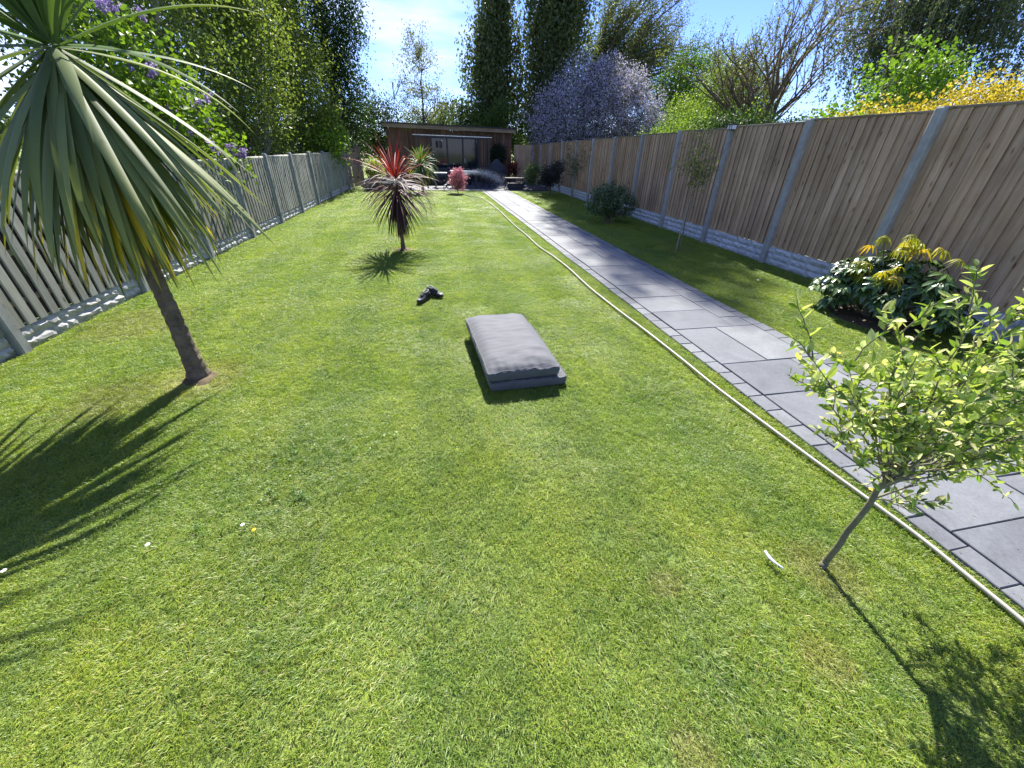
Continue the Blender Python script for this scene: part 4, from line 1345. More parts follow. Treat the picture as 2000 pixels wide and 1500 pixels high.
# rockery at the left back corner
rk = thing('rockery', 'heap of pale rocks in the left back corner behind the red cordyline', 'rockery', (-1.75, 20.6, 0))
RK = random.Random(6)
for i in range(22):
    bm_ = MB(); s = RK.uniform(0.12, 0.30)
    V = []; 
    nlat, nlon = 5, 8
    for a in range(nlat + 1):
        for b in range(nlon):
            th = math.pi * a / nlat; ph = 2 * math.pi * b / nlon
            d = Vector((math.sin(th) * math.cos(ph), math.sin(th) * math.sin(ph), math.cos(th)))
            k = 1 + 0.35 * mnoise.noise(d * 1.6 + Vector((i * 3.3, 0, 0)))
            V.append(d * s * k)
    F = [(a * nlon + b, a * nlon + (b + 1) % nlon, (a + 1) * nlon + (b + 1) % nlon, (a + 1) * nlon + b) for a in range(nlat) for b in range(nlon)]
    F = [tuple(reversed(f)) for f in F]
    o = bm_.add(V, F).build('rock', M['pale_stone'], rk, (RK.uniform(-0.9, 0.75), RK.uniform(-0.45, 0.5), s * 0.45 + RK.uniform(0, 0.22)))
    o.scale = (1.2, 1, 0.7)

# ================================================================== SMALL SHRUBS AND SAPLINGS OF THE GARDEN
tree('golden_bush', 'small yellow-green bush among the pale rocks by the paling fence', 'bush', (-2.15, 20.2, 0), [((0, 0, 0.75), (0.38, 0.38, 0.36))], 1.1, 0.02, 60, 30, 0.07, 0.07, 0.05, (0.15, 0.22, 0.02), (0.42, 0.46, 0.06), nlimb=14)
tree('pink_maple', 'small round pink-leaved shrub at the patio edge of the lawn', 'shrub', (1.31, 18.45, 0), [((0, 0, 0.52), (0.36, 0.36, 0.36)), ((0, 0, 0.33), (0.22, 0.22, 0.2)), ((0.02, 0, 0.78), (0.2, 0.2, 0.16))], 0.9, 0.022, 190, 22, 0.05, 0.055, 0.032, (0.34, 0.09, 0.12), (0.85, 0.42, 0.48), mat='blossom', nlimb=40, fork=0.2, shell=0.3, up=0.8)
tree('evergreen_bush', 'rounded glossy evergreen bush on bare stems beside the path in front of the fence', 'bush', (4.87, 10.85, 0),
     [((0, 0, 0.66), (0.50, 0.5, 0.28)), ((-0.28, 0, 0.42), (0.34, 0.35, 0.24)), ((0.34, 0, 0.42), (0.34, 0.35, 0.26))], 0.95, 0.03, 240, 19, 0.055, 0.07, 0.035, (0.04, 0.08, 0.03), (0.17, 0.24, 0.11), mat='leaf_gloss', nlimb=48, trunk_n=6, fork=0.12, sub=1, shell=0.7)
tree('dark_bush', 'dark purple-leaved bush near the far end of the board fence', 'bush', (5.15, 17.6, 0),
     [((0, 0, 0.75), (0.42, 0.45, 0.40)), ((0.3, 0, 1.05), (0.25, 0.25, 0.25)), ((-0.3, 0, 0.6), (0.3, 0.3, 0.25))], 1.3, 0.03, 170, 20, 0.08, 0.075, 0.045, (0.022, 0.022, 0.03), (0.07, 0.065, 0.075), nlimb=20, trunk_n=3, fork=0.3)
tree('light_bush', 'pale grey-green bush beside the bench at the end of the board fence', 'bush', (5.0, 20.1, 0),
     [((0, 0, 0.65), (0.42, 0.4, 0.42))], 1.1, 0.03, 120, 24, 0.08, 0.07, 0.045, (0.06, 0.10, 0.04), (0.19, 0.26, 0.11), nlimb=16)
pp = thing('potted_plant', 'dark red spiky plant in a pot against the right end of the cedar wall', 'plant', (4.75, 23.9, 0.02))
MB().lathe([(0.14, 0), (0.19, 0.3), (0.2, 0.32), (0.17, 0.32)], n=14).build('pot', M['pot'], pp, smooth=False)
n = 700; r_ = np.random.default_rng(2); a_ = r_.uniform(0, 6.28, n); P = np.stack([0.05 * np.cos(a_), 0.05 * np.sin(a_), r_.uniform(.35, .85, n)], 1) + r_.normal(size=(n, 3)) * .12
V, F, C = leaf_quads(P, np.stack([np.cos(a_), np.sin(a_), np.full(n, 1.2)], 1), r_.normal(size=(n, 3)), np.full(n, .2), np.full(n, .03), cols(r_, n, (.06, .02, .025), (.18, .06, .06)))
obj('foliage', mesh_np('foliage', V, F, C), M['leaf'], pp)


def young_tree(label, base, stem_h, H, spread, nb, leaves, lsize, lc, seed, stake=False, r0=0.014, lean=(0, 0)):
    t = thing('young_tree', label, 'sapling', base)
    random.seed(seed); mb = MB(); tips = []
    fk = Vector((lean[0] * stem_h, lean[1] * stem_h, stem_h))
    limb(mb, (0, 0, -0.02), fk, r0, r0 * 0.75, 0, 6, 7, 0.008)
    for i in range(nb):
        a = i * 2.4 + random.uniform(-.4, .4); sp = spread * random.uniform(0.35, 1.0)
        s = fk + Vector((0, 0, random.uniform(-0.05, 0.35) * (H - stem_h)))
        e = Vector((fk.x + sp * math.cos(a), fk.y + sp * math.sin(a), stem_h + (H - stem_h) * random.uniform(0.35, 1.0)))
        pts = limb(mb, s, e, r0 * 0.5, 0.002, -0.06, 6, 4, 0.04)
        for p in pts[1:]:
            for _ in range(2):
                q = p + Vector((random.gauss(0, 1), random.gauss(0, 1), random.gauss(0.5, 0.6))).normalized() * random.uniform(0.08, 0.22) * (H - stem_h)
                limb(mb, p, q, 0.003, 0.0015, 0.0, 2, 3, 0.05); tips += [p.lerp(q, 0.5), q]
    limb(mb, fk, Vector((fk.x, fk.y, H * 0.95)), r0 * 0.6, 0.002, 0, 5, 5, 0.02)
    mb.build('trunk', M['bark_green'], t, smooth=True)
    if stake: MB().tube([(-0.07, 0, 0), (-0.03, 0, stem_h * 0.8)], 0.012, 6).build('stake', M['bark_pale'], t)
    r = np.random.default_rng(seed); cc = np.array([tuple(c) for c in tips])
    P = cc[r.integers(0, len(cc), leaves)] + r.normal(size=(leaves, 3)) * lsize * 0.5
    D = r.normal(size=(leaves, 3)); Nn = r.normal(size=(leaves, 3)); Nn[:, 2] += 1
    sz = r.uniform(0.6, 1.2, leaves) * lsize
    V, F, C = leaf_quads(P, D, Nn, sz, sz * 0.5, cols(r, leaves, *lc))
    obj('crown', mesh_np('crown', V, F, C), M['leaf'], t)
young_tree('staked sapling with thin yellowish leaves in front of the board fence', (4.89, 7.3, 0), 1.08, 2.05, 0.42, 12, 900, 0.05, ((0.09, 0.12, 0.03), (0.34, 0.36, 0.10)), 5, True)
young_tree('farther sapling with dull thin crown beyond the glossy evergreen bush', (4.82, 13.9, 0), 0.75, 2.0, 0.52, 16, 1300, 0.045, ((0.05, 0.06, 0.03), (0.15, 0.16, 0.08)), 8)

# ================================================================== CORDYLINES (strap-leaved palms)
def strap_mesh(L, w, droop, seed, stiff=1.0, nseg=12, ca=(0.05, 0.10, 0.05), cb=(0.10, 0.17, 0.06), tip=None, el=0.8, dry=0.0, ageing=0.0):
    """one long strap leaf leaving the origin along +x at elevation el and bending down"""
    r = random.Random(seed)
    V = []; F = []; C = []
    p = Vector((0.03, 0, 0)); a = el
    tw = r.uniform(-0.5, 0.5); yaw = 0; dy = r.uniform(-0.25, 0.25)
    kink = r.uniform(0.5, 0.85) if r.random() < 0.24 else 9
    u_ = r.random(); base = [ca[k] * (1 - u_) + cb[k] * u_ for k in range(3)]
    for i in range(nseg + 1):
        u = i / nseg
        wd = w * min(1, 0.45 + 3.2 * u) * (1 - max(0, (u - 0.45) / 0.55) ** 1.6) + 0.0012
        d = Vector((math.cos(a) * math.cos(yaw), math.cos(a) * math.sin(yaw), math.sin(a)))
        s = Vector((-math.sin(yaw), math.cos(yaw), 0)); up = d.cross(s) * -1
        ang = tw * u
        s2 = s * math.cos(ang) + up * math.sin(ang); u2 = up * math.cos(ang) - s * math.sin(ang)
        V += [p + s2 * wd / 2 + u2 * wd * 0.16, p - u2 * wd * 0.06, p - s2 * wd / 2 + u2 * wd * 0.16]
        c = list(base)
        if ageing:
            k = max(0, u - 0.45) * ageing
            c = [c[q] * (1 - k) + (0.30, 0.31, 0.06)[q] * k for q in range(3)]
        if tip is not None and u > 1 - dry:
            k = min(1, (u - (1 - dry)) / 0.25)
            c = [c[q] * (1 - k) + tip[q] * k for q in range(3)]
            if u > 0.93: c = [0.09, 0.06, 0.03]
        C += [c] * 3
        a -= droop / nseg * (0.45 + 1.3 * u) * (math.cos(a) * 0.85 + 0.25) / stiff
        if u > kink: a -= 0.35
        a = max(a, -1.52)
        yaw += dy / nseg
        p = p + d * (L / nseg)
    for i in range(nseg):
        b = i * 3
        F += [(b, b + 3, b + 4, b + 1), (b + 1, b + 4, b + 5, b + 2)]
    me = mesh_np('leaf', V, np.array(F), np.array(C))
    me.polygons.foreach_set('use_smooth', [True] * len(me.polygons))
    return me


def cordyline(label, base, stem_h, r0, nleaf, L, w, pal, seed, mat='strap', lean=(0, 0), e_hi=1.5, e_lo=-1.35, low_pow=1.0, bark='bark', droop=1.6, lowlen=0.9, crown_h=0.25, group=None, skirt=False):
    t = thing('cordyline', label, 'palm', base, 0, group)
    random.seed(seed); r = random.Random(seed)
    mb = MB(); pts = []; rr = []
    n = 64
    for i in range(n + 1):
        u = i / n; z = stem_h * u
        fl = 0.45 * math.exp(-u * 14)
        pts.append((lean[0] * u * stem_h, lean[1] * u * stem_h, z - 0.03 * (i == 0))); rr.append(r0 * (1 - 0.38 * u) * (1 + fl) * (1 + (0.06 if i % 2 else -0.03)))
    mb.tube(pts, rr, 18, jitter=0.075)
    mb.build('trunk', M[bark], t, smooth=False)
    for i in range(nleaf):
        u = (i + 0.5) / nleaf
        el = e_hi + (e_lo - e_hi) * u ** low_pow + r.uniform(-0.12, 0.12)
        if skirt:
            if u < 0.13: el = 1.5 - 0.6 * u / 0.13
            elif u < 0.18: el = 0.8 - 1.3 * (u - 0.13) / 0.05
            else: el = -0.62 - 0.85 * ((u - 0.18) / 0.82) ** 0.8
            el += r.uniform(-0.22, 0.22)
        az = i * 2.39996 + r.uniform(-0.25, 0.25)
        ll = (0.82 if u < 0.1 else 1) * L * (1 - 0.25 * abs(u - 0.45)) * r.uniform(0.78, 1.1) * (lowlen if el < -0.8 else 1)
        dry = 0.0
        if u > 0.35 and r.random() < pal['dry_p'] + 0.3 * u: dry = r.uniform(0.1, pal['dry_max'])
        hi = u < 0.16
        ca, cbb = (pal['top'] if hi else (pal['mid'] if u < 0.6 else pal['low']))
        me = strap_mesh(ll, w * r.uniform(0.8, 1.15), droop * r.uniform(0.6, 1.3) * (0.5 if hi else 1) * (0.38 if el < -0.15 else 1), seed * 1000 + i, 1.0, 12, ca, cbb, pal['tip'], el, dry, (r.uniform(0.2, 1.3) if skirt else 0.0))
        me.materials.append(M[mat])
        o = bpy.data.objects.new('leaf', me); link(o, t)
        zz = stem_h + crown_h * (0.5 - u) - 0.06
        k = zz / stem_h
        o.location = (lean[0] * zz, lean[1] * zz, zz)
        o.rotation_euler = (r.uniform(-.06, .06), 0, az)
    return t


PAL_G = dict(top=((0.07, 0.13, 0.04), (0.14, 0.21, 0.06)), mid=((0.10, 0.14, 0.06), (0.22, 0.26, 0.11)), low=((0.06, 0.10, 0.042), (0.14, 0.18, 0.065)), tip=(0.66, 0.50, 0.05), dry_p=0.28, dry_max=0.6)
PAL_R = dict(top=((0.15, 0.018, 0.025), (0.30, 0.032, 0.045)), mid=((0.08, 0.035, 0.035), (0.20, 0.105, 0.10)), low=((0.035, 0.02, 0.02), (0.085, 0.05, 0.045)), tip=(0.32, 0.09, 0.04), dry_p=0.05, dry_max=0.3)
cordyline('large green cordyline palm leaning over the left of the lawn with drooping yellow-tipped leaves', (-2.03, 3.32, 0), 2.12, 0.060, 300, 1.40, 0.056, PAL_G, 3, skirt=True, lean=(-0.02, 0.05), droop=1.3, crown_h=0.34)
cordyline('red cordyline palm with dark bronze leaves in the middle of the lawn', (-0.53, 8.0, 0), 1.12, 0.036, 250, 0.90, 0.025, PAL_R, 5, low_pow=0.58, e_lo=-1.45, droop=1.0, crown_h=0.42)
PAL_G2 = dict(PAL_G); PAL_G2['top'] = ((0.12, 0.2, 0.04), (0.22, 0.34, 0.06)); PAL_G2['mid'] = ((0.10, 0.16, 0.07), (0.2, 0.27, 0.12))
cordyline('small green cordyline palm at the patio edge behind the red one', (-0.15, 18.9, 0), 1.05, 0.06, 150, 0.95, 0.042, PAL_G2, 7, low_pow=0.8, e_lo=-1.4, droop=1.5, crown_h=0.3)
# soil rings
for nm, lab, (x, y), rr in (('soil_patch', 'worn ring of bare soil round the foot of the large green palm', (-2.02, 3.29), 0.13), ('soil_patch', 'ring of bare soil round the foot of the red cordyline', (-0.53, 8.0), 0.15), ('soil_patch', 'dark soil bed beneath the broad-leaved bush by the board fence', (5.36, 3.6), 0.55)):
    V = [(0, 0, 0.012)]; F = []
    for j in (1, 2, 3):
        for k in range(24):
            a = k / 24 * 6.283; q = rr * j / 3 * (1 + 0.22 * mnoise.noise((math.cos(a) * 1.5 + x, math.sin(a) * 1.5, j * 0.2)))
            V.append((q * math.cos(a) * (0.8 if rr > .6 else 1), q * math.sin(a), 0.014 + 0.01 * mnoise.noise((q * 9 * math.cos(a), q * 9 * math.sin(a), 5)) if j < 3 else -0.006))
    for k in range(24): F.append((0, 1 + k, 1 + (k + 1) % 24))
    for j in (0, 1):
        for k in range(24): F.append((1 + j * 24 + k, 1 + (j + 1) * 24 + k, 1 + (j + 1) * 24 + (k + 1) % 24, 1 + j * 24 + (k + 1) % 24))
    mb = MB(); mb.add(V, F); o = mb.build(nm, M['soil'], None, (x, y, 0), smooth=True); tag(o, lab, 'soil', kind='stuff')

# ================================================================== BROAD-LEAVED BUSH BY THE FENCE
def palmate_mesh(seed, nl, L, W, droop, narrow=False):
    r = random.Random(seed); V = []; F = []
    for k in range(nl):
        az = (k - (nl - 1) / 2) * (4.4 / nl) + r.uniform(-.1, .1)
        ll = L * r.uniform(0.75, 1.1) * (1 - 0.12 * abs(k - (nl - 1) / 2) / nl)
        d = Vector((math.cos(az), math.sin(az), 0)); s = Vector((-math.sin(az), math.cos(az), 0))
        prof = [(0, 0.12), (0.25, 0.7), (0.55, 1.0), (0.8, 0.65), (1.0, 0.04)]
        b = len(V)
        for u, wk in prof:
            z = -droop * ll * u * u + 0.05 * ll * math.sin(u * 3)
            c = d * ll * u + Vector((0, 0, z)); w = W * wk / 2
            V += [c + s * w + Vector((0, 0, w * 0.35)), c, c - s * w + Vector((0, 0, w * 0.35))]
        for i in range(4):
            q = b + i * 3
            F += [(q, q + 3, q + 4, q + 1), (q + 1, q + 4, q + 5, q + 2)]
    me = bpy.data.meshes.new('leaf'); me.from_pydata(V, [], [tuple(f) for f in F]); me.update()
    return me
M['fatsia'] = mat_leaf('broad_dark_leaf', 0.14, 0.27, 0.65, base=[(0, (0.03, 0.07, 0.022)), (0.6, (0.065, 0.13, 0.035)), (1, (0.14, 0.22, 0.06))])
M['fatsia_new'] = mat_leaf('fresh_yellow_leaf', 0.45, 0.4, 0.4, base=[(0, (0.22, 0.28, 0.03)), (0.7, (0.45, 0.44, 0.04)), (1, (0.52, 0.36, 0.06))], tcol=(1.1, 1.05, 0.4))
fb = thing('broadleaf_bush', 'dense bush of large glossy hand-shaped leaves with yellow new shoots, against the near fence', 'bush', (5.33, 3.62, 0))
pv = []; pn = []
for s in range(6):
    me = palmate_mesh(s, 7, 0.135, 0.052, 0.35); me.materials.append(M['fatsia']); pv.append(me)
for s in range(4):
    me = palmate_mesh(50 + s, 8, 0.125, 0.024, 1.0); me.materials.append(M['fatsia_new']); pn.append(me)
rb = random.Random(9); stems = MB()
for i in range(230):
    u = rb.random(); a = rb.uniform(0, 6.283); el = math.asin(min(1, rb.random() ** 0.75)); k = rb.uniform(0.72, 1.02)
    p = Vector((math.cos(a) * math.cos(el) * 0.60 * k, math.sin(a) * math.cos(el) * 0.80 * k, 0.10 + math.sin(el) * 0.66 * k))
    if p.x > 0.52: p.x = 0.52 - rb.random() * 0.3
    o = bpy.data.objects.new('leaf', pv[rb.randrange(6)]); link(o, fb)
    o.location = p
    outw = math.atan2(p.y, p.x) + rb.uniform(-.5, .5)
    o.rotation_euler = (rb.uniform(-.35, .35), rb.uniform(0.0, 0.75) * math.cos(el) + rb.uniform(-.1, .2), outw)
    sc = rb.uniform(0.75, 1.25); o.scale = (sc,) * 3
    if i % 3 == 0: stems.tube([(p.x * 0.2, p.y * 0.2, 0.0), (p.x * 0.6, p.y * 0.6, p.z * 0.7), tuple(p)], [0.009, 0.006, 0.003], 4, cap=False)
for i in range(34):
    a = rb.uniform(0, 6.283); q = rb.random() ** 0.6 * 0.45
    if i > 19: a = rb.uniform(2.7, 3.7); q = rb.uniform(0.4, 0.55)
    z = 0.86 - q * q * 0.9 + rb.uniform(0, 0.13) - (0.12 if i > 19 else 0)
    p = Vector((math.cos(a) * q * 0.9, math.sin(a) * q * 1.1, z))
    o = bpy.data.objects.new('leaf', pn[rb.randrange(4)]); link(o, fb); o.location = p; o['label'] = 'fresh yellow drooping leaf'
    o.rotation_euler = (rb.uniform(-.3, .3), rb.uniform(0, .5), rb.uniform(0, 6.28)); sc = rb.uniform(0.6, 1.1); o.scale = (sc,) * 3
    stems.tube([(p.x * 0.5, p.y * 0.5, z - 0.35), tuple(p)], [0.006, 0.003], 4, cap=False)
stems.build('stem', M['bark_green'], fb)

# ================================================================== FRONT SAPLING (variegated willow standard)
def oval_leaf(seed, L, W):
    r = random.Random(seed); V = []; F = []
    prof = [(0, 0.08), (0.22, 0.75), (0.5, 1.0), (0.78, 0.7), (1.0, 0.03)]
    cv = r.uniform(-0.3, 0.25)
    for u, wk in prof:
        c = Vector((L * u, 0, cv * L * u * u)); w = W * wk / 2
        V += [c + Vector((0, w, w * 0.3)), c, c + Vector((0, -w, w * 0.3))]
    for i in range(4):
        q = i * 3; F += [(q, q + 3, q + 4, q + 1), (q + 1, q + 4, q + 5, q + 2)]
    me = bpy.data.meshes.new('leaf'); me.from_pydata(V, [], [tuple(f) for f in F]); me.update(); return me
M['willow'] = mat_leaf('variegated_leaf', 0.38, 0.42, 0.4, base=[(0, (0.12, 0.20, 0.04)), (0.3, (0.24, 0.36, 0.06)), (0.55, (0.46, 0.54, 0.12)), (0.8, (0.58, 0.64, 0.26)), (1, (0.62, 0.58, 0.30))], tcol=(1.05, 1.1, 0.45))
ws = thing('young_tree', 'variegated pale-leaved standard sapling with a bare lower stem at the right front', 'sapling', (1.74, 0.84, 0))
random.seed(44); mb = MB(); spots = []
fk = Vector((0.055, 0.02, 0.56))
limb(mb, (0, 0, -0.02), fk, 0.0145, 0.0115, 0.0, 9, 9, 0.006)
mb.tube([(0, 0, -0.01), (0.002, 0, 0.03)], [0.021, 0.015], 9)
ends = [(-0.62, 0.02, 1.18), (-0.45, 0.05, 1.0), (-0.33, 0.0, 0.82), (-0.42, 0.05, 1.12), (-0.2, 0.1, 1.2), (-0.05, 0.05, 1.3), (0.1, 0.0, 1.36), (0.2, 0.1, 1.2), (0.3, 0.0, 1.1), (0.4, 0.1, 1.27), (0.5, 0.0, 1.0),
        (0.35, -0.1, 0.85), (0.55, -0.05, 0.7), (0.45, 0.0, 0.62), (-0.1, -0.1, 1.0), (0.05, -0.15, 1.1), (0.0, 0.1, 1.0), (0.15, 0.15, 0.95), (0.25, -0.1, 0.75), (0.6, 0.05, 0.85), (-0.15, -0.05, 0.85), (0.28, 0.12, 0.62), (0.9, 0.0, 0.5), (0.72, 0.05, 0.60), (0.22, 0.0, 0.40), (0.8, 0.1, 1.1), (0.7, 0.0, 1.0), (-0.3, -0.05, 1.05)]
def sprig(p, q, r0):
    L = (q - p).length
    pts = limb(mb, p, q, r0, 0.0014, 0.03, 6, 4, 0.03)
    return pts
for e in ends:
    e = Vector(e)
    s = fk + Vector((0, 0, random.uniform(-0.06, 0.03))) if e.z > 0.5 else fk * 0.8
    pts = sprig(s, e, 0.0065)
    subs = [(pts[i], pts[i + 1]) for i in range(2, 6)]
    for i in range(1, 7):
        for _ in range(2 if i > 2 else 1):
            d = ((e - s).normalized() * 0.7 + Vector((random.gauss(0, .6), random.gauss(0, .5), random.gauss(0.15, .45)))).normalized()
            q = pts[i] + d * random.uniform(0.08, 0.20)
            pp_ = sprig(pts[i], q, 0.003)
            subs += [(pp_[j], pp_[j + 1]) for j in range(1, 6)]
    for a, b in subs:
        L = (b - a).length; k = 0.0
        while k < L:
            spots.append((a.lerp(b, k / max(L, 1e-6)), (b - a).normalized())); k += random.uniform(0.009, 0.015)
mb.build('trunk', M['bark_green'], ws, smooth=True)
lv = []
for s in range(8):
    me = oval_leaf(s, 0.041, 0.017); me.materials.append(M['willow']); lv.append(me)
spots = [q for q in spots if q[0].z > 0.74 or (q[0].x > 0.3 and random.random() < 0.7) or random.random() < 0.4]
random.shuffle(spots)
spots = spots[:5600]
camloc = Vector((0, 0, CAM_H)) - Vector((1.74, 0.84, 0))
sizes = [random.uniform(0.55, 1.2) for _ in spots]
order = sorted(range(len(spots)), key=lambda i: -(sizes[i] / (spots[i][0] - camloc).length))
rest = MB(); rv = []; rf_ = []; rc = []
r = np.random.default_rng(3)
for rank, i in enumerate(order):
    p, d = spots[i]
    side = Vector((random.gauss(0, 1), random.gauss(0, 1), random.gauss(0, 1)))
    dd = (d * 0.7 + side.normalized() * 0.9).normalized()
    rot = dd.to_track_quat('X', 'Z').to_matrix().to_4x4() @ Matrix.Rotation(random.gauss(0, 0.7), 4, 'X')
    mtx = Matrix.Translation(p) @ rot @ Matrix.Scale(sizes[i], 4)
    me = lv[random.randrange(8)]
    if rank < 290:
        o = bpy.data.objects.new('leaf', me); link(o, ws); o.matrix_local = mtx
    else:
        b = len(rv)
        rv += [mtx @ v.co for v in me.vertices]; rf_ += [tuple(x_ + b for x_ in pl.vertices) for pl in me.polygons]
        u = random.random()
        tips_ = [(0.12, 0.20, 0.04), (0.24, 0.36, 0.06), (0.46, 0.54, 0.12), (0.58, 0.64, 0.26), (0.62, 0.58, 0.30)]
        c = tips_[min(4, int(u ** 1.1 * 4.6))]; kk = random.uniform(0.85, 1.15)
        rc += [[x_ * kk for x_ in c]] * len(me.vertices)
o = obj('foliage', mesh_np('foliage', [tuple(v) for v in rv], np.array(rf_), np.array(rc)), M['leaf'], ws); o['kind'] = 'stuff'

# ================================================================== CUSHIONS
def cushion(name, label, loc, rz, L, W, H, seed, puff=0.03, tilt=(0, 0)):
    t = thing(name, label, 'cushion', loc, rz)
    t.rotation_euler = (tilt[0], tilt[1], rz)
    nx, ny, nzz = 22, 46, 5
    V = {}; vl = []; F = []
    def put(i, j, k):
        key = (i, j, k)
        if key in V: return V[key]
        x = (i / nx - 0.5); y = (j / ny - 0.5); z = k / nzz
        ex = 1 - abs(2 * x) ** 6; ey = 1 - abs(2 * y) ** 8
        pu = puff * ex * ey
        wr = 0.0
        if k == nzz:
            wr = 0.011 * ex * mnoise.noise((x * 2.2 + seed, y * 13, seed)) + 0.009 * mnoise.noise((x * 5, y * 34, seed + 4)) * ex
            endy = max(0, (0.5 - (y + 0.5)) * 2 - 0.62) / 0.38    # the near end gathers in pleats
            wr += 0.020 * endy * math.sin(x * 52 + 3 * mnoise.noise((x * 5, y * 5, seed))) * (0.4 + ex * 0.6) * 0.6
        # rounded box
        px = x * W; py = y * L; pz = z * H
        e = 0.5 - abs(z - 0.5)
        bul = 0.012 * math.sin(math.pi * z)
        if i in (0, nx): px += math.copysign(bul + 0.004 * mnoise.noise((y * 14, z * 3, seed)), x)
        if j in (0, ny): py += math.copysign(bul + 0.005 * mnoise.noise((x * 12, z * 3, seed + 9)), y)
        if k == nzz: pz += pu + wr - 0.012 * (1 - ex) - 0.014 * (1 - ey)
        px += 0.006 * mnoise.noise((y * 3, seed, 0)); 
        cr_ = max(0, abs(2 * x) - 0.85) / 0.15 * max(0, abs(2 * y) - 0.93) / 0.07
        px *= 1 - 0.02 * cr_; py *= 1 - 0.01 * cr_
        V[key] = len(vl); vl.append((px, py, pz)); return V[key]
    for i in range(nx):
        for j in range(ny):
            F.append((put(i, j, nzz), put(i + 1, j, nzz), put(i + 1, j + 1, nzz), put(i, j + 1, nzz)))
            F.append((put(i, j, 0), put(i, j + 1, 0), put(i + 1, j + 1, 0), put(i + 1, j, 0)))
    for i in range(nx):
        for k in range(nzz):
            F.append((put(i, 0, k), put(i + 1, 0, k), put(i + 1, 0, k + 1), put(i, 0, k + 1)))
            F.append((put(i, ny, k), put(i, ny, k + 1), put(i + 1, ny, k + 1), put(i + 1, ny, k)))
    for j in range(ny):
        for k in range(nzz):
            F.append((put(0, j, k), put(0, j, k + 1), put(0, j + 1, k + 1), put(0, j + 1, k)))
            F.append((put(nx, j, k), put(nx, j + 1, k), put(nx, j + 1, k + 1), put(nx, j, k + 1)))
    me = bpy.data.meshes.new('cover'); me.from_pydata(vl, [], F); me.update()
    o = obj('cover', me, M['fabric'], t, smooth=True)
    b = o.modifiers.new('sub', 'SUBSURF'); b.levels = 1; b.render_levels = 1
    def edge_loop(k, r_):
        path_ = [(i, 0) for i in range(nx)] + [(nx, j) for j in range(ny)] + [(i, ny) for i in range(nx, 0, -1)] + [(0, j) for j in range(ny, 0, -1)]
        pts = [Vector(vl[V[(i, j, k)]]) for i, j in path_]; pts = pts[::2] + [pts[0]]
        return MB().tube(pts, r_, 5, cap=False)
    edge_loop(nzz, 0.0042).build('piping', M['fabric'], t, smooth=True)
    edge_loop(0, 0.0042).build('piping', M['fabric'], t, (0, 0, 0.004), smooth=True)
    return t
cushion('lounger_cushion', 'lower grey lounger cushion lying flat on the grass under another', (0.68, 3.27, 0.016), R(2.0), 1.20, 0.645, 0.090, 3, 0.006)
cushion('lounger_cushion', 'upper grey lounger cushion with gathered near end, stacked on the lower one', (0.625, 3.265, 0.116), R(3.4), 1.20, 0.60, 0.090, 7, 0.042, tilt=(0.006, 0.0))

